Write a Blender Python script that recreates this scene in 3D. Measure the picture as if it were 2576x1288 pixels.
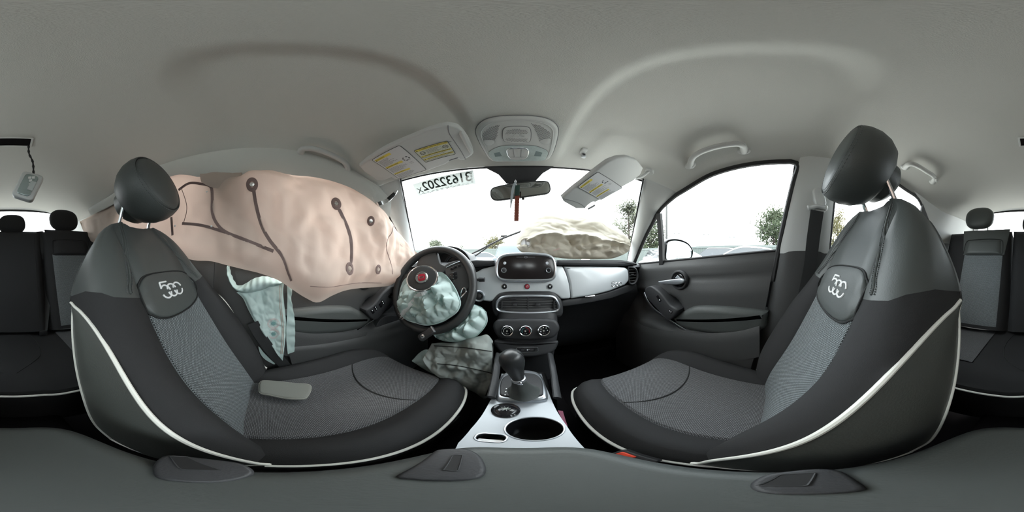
import bpy, math, random
from math import sin, cos, tan, radians, pi, sqrt, atan2, degrees
from mathutils import Vector, Matrix, noise
V = Vector
scene = bpy.context.scene
COL = scene.collection
for _o in list(bpy.data.objects):
    bpy.data.objects.remove(_o)

# ------------------------------------------------------------------ camera, sky, exposure
PSI = 3.5            # heading of the camera left of the car's axis, degrees
EYE = 1.15           # camera height above the ground
cam_d = bpy.data.cameras.new('camera')
cam = bpy.data.objects.new('camera', cam_d)
COL.objects.link(cam)
cam_d.type = 'PANO'
cam_d.panorama_type = 'EQUIRECTANGULAR'
cam_d.clip_start = 0.01
cam_d.clip_end = 500
cam.rotation_euler = (radians(90), 0, radians(PSI))
cam.location = (0, 0, 0)          # everything is raised by EYE at the end
scene.camera = cam

world = bpy.data.worlds.new('overcast_sky')
scene.world = world
world.use_nodes = True
_nt = world.node_tree
_nt.nodes.clear()
_out = _nt.nodes.new('ShaderNodeOutputWorld')
_bg = _nt.nodes.new('ShaderNodeBackground')
_tc = _nt.nodes.new('ShaderNodeTexCoord')
_nz = _nt.nodes.new('ShaderNodeTexNoise')
_nz.inputs['Scale'].default_value = 2.2
_nz.inputs['Detail'].default_value = 5
_rp = _nt.nodes.new('ShaderNodeValToRGB')
_rp.color_ramp.elements[0].position = .38
_rp.color_ramp.elements[0].color = (.80, .89, .96, 1)
_rp.color_ramp.elements[1].position = .60
_rp.color_ramp.elements[1].color = (.98, 1.0, 1.0, 1)
_nt.links.new(_tc.outputs['Generated'], _nz.inputs['Vector'])
_nt.links.new(_nz.outputs['Fac'], _rp.inputs['Fac'])
_nt.links.new(_rp.outputs['Color'], _bg.inputs['Color'])
_bg.inputs['Strength'].default_value = 1.0
_nt.links.new(_bg.outputs[0], _out.inputs['Surface'])

sun_d = bpy.data.lights.new('sun', 'SUN')
sun_d.energy = 0.9
sun_d.angle = radians(14)
sun_d.color = (1.0, .96, .9)
sun = bpy.data.objects.new('sun', sun_d)
COL.objects.link(sun)
sun.rotation_euler = (radians(50), 0, radians(-30))

vs_ = scene.view_settings
vs_.view_transform = 'Standard'
vs_.look = 'None'
vs_.gamma = 1
vs_.use_curve_mapping = False
vs_.exposure = 3.2
scene.cycles.max_bounces = 8
scene.cycles.diffuse_bounces = 5
scene.cycles.glossy_bounces = 3
scene.cycles.transmission_bounces = 4
scene.cycles.transparent_max_bounces = 12
scene.cycles.caustics_reflective = False
scene.cycles.caustics_refractive = False
scene.cycles.use_denoising = True
scene.cycles.adaptive_threshold = .025

# ------------------------------------------------------------------ pixel rays of the 2576 x 1288 frame
def D(px, py):
    a = radians((px / 2576 - .5) * 360 - PSI)
    l = radians((.5 - py / 1288) * 180)
    return V((sin(a) * cos(l), cos(a) * cos(l), sin(l)))
def AX(px, py, x):
    d = D(px, py); return d * (x / d.x)
def AY(px, py, y):
    d = D(px, py); return d * (y / d.y)
def AZ(px, py, z):
    d = D(px, py); return d * (z / d.z)
def AP(px, py, o, n):
    d = D(px, py); return d * (V(o).dot(n) / d.dot(n))
def AH(px, py, r):
    d = D(px, py); return d * (r / sqrt(d.x * d.x + d.y * d.y))
def solve(px, py, f, t0=.1, t1=3.0, n=300):
    """first sign change of f(point) along the pixel's ray"""
    d = D(px, py); a = t0; fa = f(d * a)
    for i in range(1, n + 1):
        b = t0 + (t1 - t0) * i / n
        fb = f(d * b)
        if fa * fb <= 0:
            for _ in range(30):
                m = (a + b) / 2; fm = f(d * m)
                if fa * fm <= 0: b = m
                else: a, fa = m, fm
            return d * ((a + b) / 2)
        a, fa = b, fb
    return d * t1

# ------------------------------------------------------------------ mesh kit
def lerp(a, b, t): return a + (b - a) * t
def sstep(a, b, x):
    t = max(0., min(1., (x - a) / (b - a))); return t * t * (3 - 2 * t)
def interp(x, xs, ys):
    if x <= xs[0]: return ys[0]
    for i in range(1, len(xs)):
        if x <= xs[i]:
            t = (x - xs[i - 1]) / (xs[i] - xs[i - 1]); return ys[i - 1] + (ys[i] - ys[i - 1]) * t
    return ys[-1]
def sinterp(x, xs, ys):
    """smooth (monotone-ish cubic) interpolation"""
    n = len(xs)
    if x <= xs[0]: return ys[0]
    if x >= xs[-1]: return ys[-1]
    i = 1
    while x > xs[i]: i += 1
    def sl(k):
        if k == 0: return (ys[1] - ys[0]) / (xs[1] - xs[0])
        if k == n - 1: return (ys[-1] - ys[-2]) / (xs[-1] - xs[-2])
        return (ys[k + 1] - ys[k - 1]) / (xs[k + 1] - xs[k - 1])
    h = xs[i] - xs[i - 1]; t = (x - xs[i - 1]) / h
    a, b = ys[i - 1], ys[i]; ma, mb = sl(i - 1) * h, sl(i) * h
    return (2*t**3-3*t*t+1)*a + (t**3-2*t*t+t)*ma + (-2*t**3+3*t*t)*b + (t**3-t*t)*mb
def cr(pts, n, closed=False):
    """Catmull-Rom resample to n points, even in arc length"""
    P = [V(p) for p in pts]; N = len(P); dense = []
    segs = N if closed else N - 1
    for i in range(segs):
        if closed: p0, p1, p2, p3 = P[i-1], P[i], P[(i+1) % N], P[(i+2) % N]
        else: p0, p1, p2, p3 = P[max(i-1, 0)], P[i], P[i+1], P[min(i+2, N-1)]
        for k in range(12):
            t = k / 12
            dense.append(.5 * ((2*p1) + (p2-p0)*t + (2*p0-5*p1+4*p2-p3)*t*t + (3*p1-p0-3*p2+p3)*t**3))
    dense.append(P[0].copy() if closed else P[-1].copy())
    return res(dense, n, closed)
def res(pts, n, closed=False):
    """linear resample, even in arc length (a closed list ends on its first point)"""
    P = [V(p) for p in pts]; L = [0.]
    for i in range(1, len(P)): L.append(L[-1] + (P[i]-P[i-1]).length)
    out = []; m = n if closed else n - 1; j = 1
    for k in range(n):
        s = L[-1] * k / m
        while j < len(P) - 1 and L[j] < s: j += 1
        d = L[j] - L[j-1]
        out.append(P[j-1].lerp(P[j], (s - L[j-1]) / d if d > 1e-12 else 0))
    return out

ROOTS = {}
def mk(name, vf, mat, parent=None, smooth=35, uv=None, fmat=None, kind=None):
    vs, fs = vf
    me = bpy.data.meshes.new(name)
    me.from_pydata([tuple(v) for v in vs], [], fs)
    mats = mat if isinstance(mat, (list, tuple)) else [mat]
    for m in mats: me.materials.append(m)
    if fmat:
        for p, i in zip(me.polygons, fmat): p.material_index = i
    if uv:
        l = me.uv_layers.new(name='UVMap')
        for lp in me.loops: l.data[lp.index].uv = uv[lp.vertex_index]
    me.validate()
    if smooth:
        me.shade_smooth()
        me.set_sharp_from_angle(angle=radians(smooth))
    o = bpy.data.objects.new(name, me)
    COL.objects.link(o)
    if parent is not None:
        o.parent = parent
        if parent.name in ROOTS: o.location = -ROOTS[parent.name]
    if kind: o['kind'] = kind
    return o
def thing(name, label, cat, loc=(0, 0, 0), group=None):
    o = bpy.data.objects.new(name, None)
    COL.objects.link(o)
    o.empty_display_size = .05
    o.location = V(loc); ROOTS[o.name] = V(loc)
    return tag(o, label, cat, group)
def tag(o, label, cat=None, group=None):
    o['label'] = label
    if cat: o['category'] = cat
    if group: o['group'] = group
    return o
def structure(o, label=None, cat=None):
    o['kind'] = 'structure'
    if label: o['label'] = label
    if cat: o['category'] = cat
    return o
def join(*vfs):
    vs, fs = [], []
    for v, f in vfs:
        k = len(vs); vs += list(v); fs += [tuple(i + k for i in q) for q in f]
    return vs, fs
def grid(rows, cu=False, cv=False):
    n = len(rows); m = len(rows[0]); vs = [p for r in rows for p in r]; fs = []
    for i in range(n if cv else n - 1):
        for j in range(m if cu else m - 1):
            a = i*m + j; b = i*m + (j+1) % m; c = ((i+1) % n)*m + (j+1) % m; d = ((i+1) % n)*m + j
            fs.append((a, b, c, d))
    return vs, fs
def loft(loops, cap0=True, cap1=True):
    vs, fs = grid(loops, cu=True); m = len(loops[0]); n = len(loops)
    if cap0: fs.append(tuple(reversed(range(m))))
    if cap1: fs.append(tuple((n-1)*m + i for i in range(m)))
    return vs, fs
def tube(path, r, n=8, closed=False, flat=1.0, up=None):
    P = [V(p) for p in path]; N = len(P); loops = []
    nrm = None
    for i, p in enumerate(P):
        if closed: t = P[(i+1) % N] - P[i-1]
        else: t = P[min(i+1, N-1)] - P[max(i-1, 0)]
        if t.length < 1e-9: t = V((0, 0, 1))
        t.normalize()
        if up is not None:
            nrm = V(up) - t * V(up).dot(t)
        elif nrm is None:
            nrm = t.orthogonal()
        else: nrm = nrm - t * nrm.dot(t)
        if nrm.length < 1e-6: nrm = t.orthogonal()
        nrm.normalize(); b = t.cross(nrm)
        rr = r[i] if isinstance(r, (list, tuple)) else r
        loops.append([p + (nrm * cos(2*pi*k/n) * flat + b * sin(2*pi*k/n)) * rr for k in range(n)])
    if closed: return grid(loops, cu=True, cv=True)
    return loft(loops)
def FR(o, n, u):
    """frame: origin o, normal n, u as far as possible along the given u"""
    n = V(n).normalized(); u = V(u); u = (u - n * u.dot(n)).normalized(); v = n.cross(u)
    return Matrix(((u.x, v.x, n.x, o[0]), (u.y, v.y, n.y, o[1]), (u.z, v.z, n.z, o[2]), (0, 0, 0, 1)))
def fp(F, a, b, c=0.): return F @ V((a, b, c))
def f2(F, p):
    q = F.inverted() @ V(p); return V((q.x, q.y))
def pxf(F, pts):
    """pixels -> 2D coordinates in frame F"""
    o = F.translation; n = F.col[2].xyz
    return [f2(F, AP(x, y, o, n)) for x, y in pts]
def area2(p):
    return .5 * sum(p[i-1].x * p[i].y - p[i].x * p[i-1].y for i in range(len(p)))
def ccw(p):
    p = [V((q[0], q[1])) for q in p]
    return p if area2(p) > 0 else p[::-1]
def inset(p, d):
    n = len(p); out = []
    for i in range(n):
        a = p[i] - p[i-1]; b = p[(i+1) % n] - p[i]
        if a.length < 1e-9: a = b
        if b.length < 1e-9: b = a
        na = V((-a.y, a.x)).normalized(); nb = V((-b.y, b.x)).normalized()
        m = na + nb
        if m.length < 1e-6: m = na
        m.normalize(); out.append(p[i] + m * (d / max(.5, m.dot(na))))
    return out
def rrect(w, h, r, n=5, ox=0, oy=0):
    out = []
    for cx, cy, a in ((w/2-r, h/2-r, 0), (-w/2+r, h/2-r, 90), (-w/2+r, -h/2+r, 180), (w/2-r, -h/2+r, 270)):
        for k in range(n + 1):
            t = radians(a + 90 * k / n); out.append(V((ox + cx + r*cos(t), oy + cy + r*sin(t))))
    return out
def ell(a, b, n=32, ox=0, oy=0):
    return [V((ox + a*cos(2*pi*k/n), oy + b*sin(2*pi*k/n))) for k in range(n)]
def spoly(p, n):
    return [V((q.x, q.y)) for q in cr([V((a[0], a[1], 0)) for a in p], n, True)]
def slab(poly, F, h, bev=0., base=0., nb=3, bottom=True):
    """closed plate: outline poly, from height base to h, bevelled upper rim"""
    p = ccw(poly); loops = [[fp(F, q.x, q.y, base) for q in p]]
    if bev > 0:
        for k in range(nb + 1):
            a = pi/2 * k / nb; ip = inset(p, bev * (1 - cos(a)))
            loops.append([fp(F, q.x, q.y, h - bev + bev * sin(a)) for q in ip])
    else: loops.append([fp(F, q.x, q.y, h) for q in p])
    return loft(loops, bottom, True)
def dome(poly, F, h, rings=5, base=0., power=2):
    """soft pad over an outline"""
    p = ccw(poly); c = V((sum(q.x for q in p)/len(p), sum(q.y for q in p)/len(p)))
    loops = [[fp(F, q.x, q.y, base) for q in p]]
    for k in range(1, rings + 1):
        s = 1 - (k / (rings + .6)) ** 1.6
        z = base + h * (1 - s ** power) ** .5
        loops.append([fp(F, c.x + (q.x-c.x)*s, c.y + (q.y-c.y)*s, z) for q in p])
    return loft(loops, False, True)
def bezel(poly, F, prof, closed=False):
    """sweep a profile [(inset, height)] round an outline"""
    p = ccw(poly); rows = [[fp(F, q.x, q.y, h) for q in inset(p, i)] for i, h in prof]
    return grid(rows, cu=True, cv=closed)
def lathe(prof, F, n=24, sx=1., sy=1., cap0=True, cap1=True):
    return loft([[fp(F, r*cos(2*pi*k/n)*sx, r*sin(2*pi*k/n)*sy, h) for k in range(n)] for r, h in prof], cap0, cap1)
def box(c, s, R=None, bev=0.):
    """box of size s at c, optionally turned by the 3x3 matrix R, bevelled edges"""
    c = V(c); F = Matrix.Translation(c) @ (R.to_4x4() if R is not None else Matrix.Identity(4))
    b = min(bev, min(s) * .45)
    if b <= 0:
        return slab([V((-s[0]/2, -s[1]/2)), V((s[0]/2, -s[1]/2)), V((s[0]/2, s[1]/2)), V((-s[0]/2, s[1]/2))], F, s[2]/2, 0, -s[2]/2)
    p = rrect(s[0], s[1], b, 2); loops = []
    for k in range(3):
        a = pi/2*k/2; loops.append([fp(F, q.x, q.y, -s[2]/2 + b - b*sin(pi/2-a)) for q in inset(p, b*(1-cos(pi/2-a)))])
    for k in range(3):
        a = pi/2*k/2; loops.append([fp(F, q.x, q.y, s[2]/2 - b + b*sin(a)) for q in inset(p, b*(1-cos(a)))])
    return loft(loops)
def strap(path, widths, nrm, t=.0012):
    """flat band along path, thickness t; nrm: facing direction"""
    P = [V(p) for p in path]; N = len(P); loops = []
    for i, p in enumerate(P):
        d = (P[min(i+1, N-1)] - P[max(i-1, 0)]).normalized()
        w = widths[i] if isinstance(widths, (list, tuple)) else widths
        nn = V(nrm[i]) if isinstance(nrm, list) else V(nrm)
        nn = (nn - d * nn.dot(d)).normalized(); s = d.cross(nn)
        loops.append([p + s*w/2 + nn*t/2, p - s*w/2 + nn*t/2, p - s*w/2 - nn*t/2, p + s*w/2 - nn*t/2])
    return loft(loops)
def sheet(A, B, nu, nv, f, thick=.003, back=None):
    """cloth between two curves; f(u,v,p)->offset vector; closed with a back surface"""
    A = cr(A, nu); B = cr(B, nu); rows, brow = [], []
    for j in range(nv):
        v = j/(nv-1); r, b = [], []
        for i in range(nu):
            u = i/(nu-1); p = A[i].lerp(B[i], v)
            r.append(p + f(u, v, p)); b.append(p + (back(u, v, p) if back else V((0, 0, 0))))
        rows.append(r); brow.append(b)
    vs, fs = grid(rows); k = len(vs)
    if back is None and thick == 0: return vs, fs
    bv, bf = grid(brow)
    if back is None:
        # offset the same surface along its own normals
        bv = []
        for j in range(nv):
            for i in range(nu):
                du = rows[j][min(i+1, nu-1)] - rows[j][max(i-1, 0)]; dv = rows[min(j+1, nv-1)][i] - rows[max(j-1, 0)][i]
                n = du.cross(dv); n = n.normalized() if n.length > 1e-12 else V((0, 0, 1))
                bv.append(rows[j][i] - n * thick)
    vs = list(vs) + list(bv); fs = list(fs) + [tuple(reversed([q + k for q in f_])) for f_ in bf]
    rim = [i for i in range(nu)] + [j*nu + nu-1 for j in range(1, nv)] + [(nv-1)*nu + i for i in range(nu-2, -1, -1)] + [j*nu for j in range(nv-2, 0, -1)]
    for a, b in zip(rim, rim[1:] + rim[:1]): fs.append((b, a, a + k, b + k))
    return vs, fs
def crump(p, f, seed=0., sz=1.):
    # bulges with sharp creases between them
    d = noise.voronoi(V((p.x*f + seed, p.y*f - seed, p.z*f*sz + seed*.6)))[0]
    return d[1] - d[0]
def puff(p, f, seed=0.):
    return abs(noise.noise(V((p.x*f + seed, p.y*f - seed*1.7, p.z*f + seed*.6))))
def text(name, body, size, F, mat, parent=None, depth=.0006, sx=1., align='CENTER', spacing=1.0, shear=0., bold=0.):
    c = bpy.data.curves.new('txt', 'FONT'); c.body = body; c.size = size; c.align_x = align; c.align_y = 'CENTER'
    c.extrude = depth/2; c.space_character = spacing; c.shear = shear; c.offset = bold; c.resolution_u = 3
    o = bpy.data.objects.new('txt', c); COL.objects.link(o)
    dg = bpy.context.evaluated_depsgraph_get()
    me = bpy.data.meshes.new_from_object(o.evaluated_get(dg))
    bpy.data.objects.remove(o); bpy.data.curves.remove(c)
    for v in me.vertices: v.co = F @ V((v.co.x * sx, v.co.y, v.co.z))
    me.materials.clear(); me.materials.append(mat); me.name = name
    ob = bpy.data.objects.new(name, me); COL.objects.link(ob)
    if parent is not None:
        ob.parent = parent
        if parent.name in ROOTS: ob.location = -ROOTS[parent.name]
    return ob

# ------------------------------------------------------------------ materials
def nodes(name):
    m = bpy.data.materials.new(name); m.use_nodes = True
    nt = m.node_tree; b = nt.nodes['Principled BSDF']; return m, nt, b
def M(name, col, rough=.6, metal=0., spec=.5, bump=None, vary=None, coat=0., trans=0.):
    """col linear rgb; bump=(scale, strength[, detail]); vary=(scale, amount)"""
    m, nt, b = nodes(name)
    b.inputs['Base Color'].default_value = (*col, 1)
    b.inputs['Roughness'].default_value = rough
    b.inputs['Metallic'].default_value = metal
    b.inputs['Specular IOR Level'].default_value = spec
    b.inputs['Coat Weight'].default_value = coat
    tc = nt.nodes.new('ShaderNodeTexCoord')
    if bump:
        nz = nt.nodes.new('ShaderNodeTexNoise'); nz.inputs['Scale'].default_value = bump[0]
        nz.inputs['Detail'].default_value = bump[2] if len(bump) > 2 else 2
        bp = nt.nodes.new('ShaderNodeBump'); bp.inputs['Strength'].default_value = bump[1]; bp.inputs['Distance'].default_value = .001
        nt.links.new(tc.outputs['Object'], nz.inputs['Vector']); nt.links.new(nz.outputs['Fac'], bp.inputs['Height'])
        nt.links.new(bp.outputs['Normal'], b.inputs['Normal'])
    if vary:
        nz = nt.nodes.new('ShaderNodeTexNoise'); nz.inputs['Scale'].default_value = vary[0]; nz.inputs['Detail'].default_value = 4
        hs = nt.nodes.new('ShaderNodeMixRGB'); hs.blend_type = 'MIX'
        a = vary[1]
        hs.inputs['Color1'].default_value = (*[c*(1-a) for c in col], 1); hs.inputs['Color2'].default_value = (*[min(1, c*(1+a)) for c in col], 1)
        nt.links.new(tc.outputs['Object'], nz.inputs['Vector']); nt.links.new(nz.outputs['Fac'], hs.inputs['Fac'])
        nt.links.new(hs.outputs['Color'], b.inputs['Base Color'])
    return m
def fabric(name, c1, c2, sx, sy, rough=.9):
    """woven cloth on UV (metres): offset dashes of two greys"""
    m, nt, b = nodes(name); b.inputs['Roughness'].default_value = rough; b.inputs['Specular IOR Level'].default_value = .2
    uv = nt.nodes.new('ShaderNodeUVMap'); mp = nt.nodes.new('ShaderNodeMapping')
    mp.inputs['Scale'].default_value = (1/sx, 1/sy, 1)
    br = nt.nodes.new('ShaderNodeTexBrick')
    br.inputs['Scale'].default_value = 1; br.inputs['Brick Width'].default_value = 1; br.inputs['Row Height'].default_value = 1
    br.inputs['Mortar Size'].default_value = .22; br.inputs['Mortar Smooth'].default_value = .6
    br.inputs['Color1'].default_value = (*c1, 1); br.inputs['Color2'].default_value = (*[x*.8 for x in c1], 1); br.inputs['Mortar'].default_value = (*c2, 1)
    nt.links.new(uv.outputs[0], mp.inputs[0]); nt.links.new(mp.outputs[0], br.inputs['Vector'])
    nt.links.new(br.outputs['Color'], b.inputs['Base Color'])
    bp = nt.nodes.new('ShaderNodeBump'); bp.inputs['Strength'].default_value = .35; bp.inputs['Distance'].default_value = .001; bp.invert = True
    nt.links.new(br.outputs['Fac'], bp.inputs['Height']); nt.links.new(bp.outputs[0], b.inputs['Normal'])
    return m
def clothmat(name, col, tcol, tw, rough=.75, vary=(9, .06), bump=(260, .25)):
    """airbag cloth: diffuse + translucent"""
    m = M(name, col, rough, spec=.25, bump=bump, vary=vary); nt = m.node_tree
    b = nt.nodes['Principled BSDF']; out = nt.nodes['Material Output']
    tr = nt.nodes.new('ShaderNodeBsdfTranslucent'); tr.inputs['Color'].default_value = (*tcol, 1)
    mx = nt.nodes.new('ShaderNodeMixShader'); mx.inputs[0].default_value = tw
    nt.links.new(b.outputs[0], mx.inputs[1]); nt.links.new(tr.outputs[0], mx.inputs[2]); nt.links.new(mx.outputs[0], out.inputs['Surface'])
    return m
def glassmat(name, tint=(1, 1, 1), refl=.04, rough=0.):
    m = bpy.data.materials.new(name); m.use_nodes = True; nt = m.node_tree; nt.nodes.clear()
    out = nt.nodes.new('ShaderNodeOutputMaterial'); t = nt.nodes.new('ShaderNodeBsdfTransparent'); t.inputs[0].default_value = (*tint, 1)
    g = nt.nodes.new('ShaderNodeBsdfGlossy'); g.inputs['Roughness'].default_value = rough
    lw = nt.nodes.new('ShaderNodeLayerWeight'); lw.inputs['Blend'].default_value = .12
    mu = nt.nodes.new('ShaderNodeMath'); mu.operation = 'MULTIPLY_ADD'; mu.inputs[1].default_value = .6; mu.inputs[2].default_value = refl
    mu.use_clamp = True
    mx = nt.nodes.new('ShaderNodeMixShader')
    nt.links.new(lw.outputs['Fresnel'], mu.inputs[0]); nt.links.new(mu.outputs[0], mx.inputs[0])
    nt.links.new(t.outputs[0], mx.inputs[1]); nt.links.new(g.outputs[0], mx.inputs[2]); nt.links.new(mx.outputs[0], out.inputs['Surface'])
    return m
headliner = M('headliner_cloth', (.64, .64, .61), .95, spec=.1, bump=(700, .5, 3))
pillar_m = M('pillar_plastic', (.60, .61, .60), .6, spec=.3, bump=(500, .2))
lightplastic = M('light_grey_plastic', (.58, .59, .58), .5, spec=.4, bump=(600, .12))
leather = M('dark_leatherette', (.066, .073, .071), .50, spec=.45, bump=(420, .28, 3))
leather_side = M('side_leatherette', (.10, .106, .098), .36, spec=.5, bump=(300, .35, 2))
blackfab = M('black_fabric', (.032, .032, .033), .9, spec=.2, bump=(800, .5))
rearfab = M('rear_black_fabric', (.026, .026, .027), .9, spec=.2, bump=(800, .5))
carpet = M('black_carpet', (.012, .011, .012), 1., spec=.05, bump=(400, 1.))
doorplastic = M('door_plastic', (.058, .059, .060), .5, spec=.45, bump=(500, .35))
dashplastic = M('dash_plastic', (.040, .041, .044), .5, spec=.4, bump=(500, .35))
piano = M('gloss_black', (.012, .012, .014), .12, spec=.5)
rubber = M('black_rubber', (.012, .012, .013), .6)
silver = M('silver_paint', (.70, .74, .765), .32, metal=.15, spec=.5, coat=.5)
satin = M('satin_silver', (.55, .58, .62), .3, metal=.8)
console_silver = M('console_silver', (.44, .47, .50), .4, metal=.3)
chrome = M('chrome', (.85, .86, .88), .1, metal=1.)
whitepipe = M('white_piping', (.82, .82, .76), .55)
white = M('white_paint', (.85, .86, .86), .5)
insert_m = fabric('grey_woven_insert', (.26, .29, .30), (.035, .038, .04), .0062, .0031)
insert_r = fabric('grey_woven_cushion', (.185, .188, .195), (.035, .035, .037), .0052, .003)
stitch_m = M('stitch_thread', (.012, .013, .013), .8)
stitch_l = M('stitch_light', (.11, .12, .12), .7)
glass = glassmat('window_glass', (.96, .985, .975))
mirror_m = M('mirror_silver', (.9, .92, .93), .01, metal=1.)
pinkcloth = clothmat('curtain_airbag_cloth', (.58, .475, .41), (.52, .37, .31), .15, vary=(5, .05), bump=(30, .3, 4))
pinkseam = clothmat('curtain_airbag_seam', (.27, .195, .18), (.26, .17, .15), .15)
tealcloth = clothmat('teal_airbag_cloth', (.58, .70, .68), (.5, .76, .72), .22, bump=(40, .3, 4))
creamcloth = clothmat('cream_airbag_cloth', (.50, .47, .405), (.55, .50, .41), .24, bump=(40, .3, 4))
greycloth = clothmat('grey_airbag_cloth', (.34, .37, .35), (.4, .45, .42), .12, bump=(40, .3, 4))
beltmat = M('belt_webbing', (.02, .021, .022), .7, bump=(500, .3))
redbuckle = M('red_buckle', (.62, .05, .02), .4)
# ================================================================== body shell
def X(z): return .65 - .22 * max(z, 0.)
def c_y(y): return sinterp(y, [-1.6, -1.0, -.5, 0, .3, .5, .66], [.425, .465, .485, .47, .44, .41, .375])
def e_y(y): return sinterp(y, [-1.6, -1.1, -.8, -.67, -.476, 0, .23, .37, .53, .66], [.30, .30, .30, .33, .37, .37, .345, .30, .25, .19])
def w_y(y): return X(e_y(y))
def rbox(x, y, x0, x1, y0, y1, r):
    qx = abs(x - (x0+x1)/2) - (x1-x0)/2 + r; qy = abs(y - (y0+y1)/2) - (y1-y0)/2 + r
    return sqrt(max(qx, 0)**2 + max(qy, 0)**2) + min(max(qx, qy), 0) - r
def CZ(x, y):
    t = min(1., abs(x) / w_y(y)); c, e = c_y(y), e_y(y)
    z = e + (c - e) * max(0., 1 - t ** 2.5) ** .8
    a = abs(x)
    d1 = rbox(a, y, .128, .75, -.17, 1.2, .15); hs = sstep(-.01, -.09, y - (.62 - .57*x*x))
    f = sstep(1.0, .8, t)
    wd = lerp(.060, .020, sstep(-.12, .2, y))
    z += f * hs * ((.016 if x < 0 else .020) * sstep(.012, -wd, d1) - .011 * sstep(.20, .25, a) * sstep(.335, .365, y + .25*(a - .35)))
    return z
def ceil_hit(px, py, off=0.): return solve(px, py, lambda p: p.z - CZ(p.x, p.y) + off, .15, 2.2, 400)
def yfront(x): return .62 - .57 * x * x
YR = -1.42
rows = []
NU, NVv = 96, 130
for i in range(NVv + 1):
    v = i / NVv; r = []
    for j in range(NU + 1):
        u = -1 + 2 * j / NU
        u = .93 * u + .07 * u ** 3
        x = u * .6
        for _ in range(4):
            y = lerp(yfront(x), YR, v); x = u * w_y(y)
        r.append(V((x, y, CZ(x, y))))
    rows.append(r)
ceiling = structure(mk('ceiling', grid(rows), headliner, smooth=0), 'light grey cloth headliner with two shallow domes over the front seats')
ceiling.data.shade_smooth()

def We(t):   # windscreen edge of the pillar, right side
    return V((lerp(.46, .70, t) + .012*sin(pi*t), lerp(.50, .93, t), lerp(CZ(.46, .50), -.04, t) + .035*sin(pi*t)))
De_pts = [V((w_y(.425), .425, e_y(.425))), V((.600, .53, .235)), V((.618, .60, .175)), V((.628, .66, .115)), V((.645, .765, -.014)), V((.652, .81, -.07))]
De_c = cr(De_pts, 25)
def ztop(y):
    if y <= .425: return e_y(y)
    return interp(y, [p.y for p in De_c], [p.z for p in De_c])
def belt(y): return interp(y, [-1.6, -.8, -.5, 0, .4, .765, .95], [.10, .09, .05, .022, -.015, -.05, -.065])
def yb(z): return interp(z, [-.75, -.48, .022, .37], [.12, .09, -.002, -.075])      # front edge of the centre pillar
def yb2(z): return interp(z, [-.75, .03, .37], [-.25, -.205, -.215])
def mir(p, s): return V((p.x * s, p.y, p.z))

def side_grid(s, y0f, y1f, z0f, z1f, off, ny=14, nz=14, bulge=0., yref=None):
    """patch on the car's side: y between y0f(z), y1f(z), z between z0f(y), z1f(y)"""
    rows = []
    for i in range(nz + 1):
        v = i / nz; r = []
        for j in range(ny + 1):
            u = j / ny
            z = lerp(z0f(0), z1f(0), v); y = lerp(y0f(z), y1f(z), u)
            z = lerp(z0f(y), z1f(y), v); y = lerp(y0f(z), y1f(z), u)
            h = off + bulge * (1 - (2*u-1)**4)
            r.append(V((s * (X(z) - h), y, z)))
        rows.append(r)
    return grid(rows)

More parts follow.
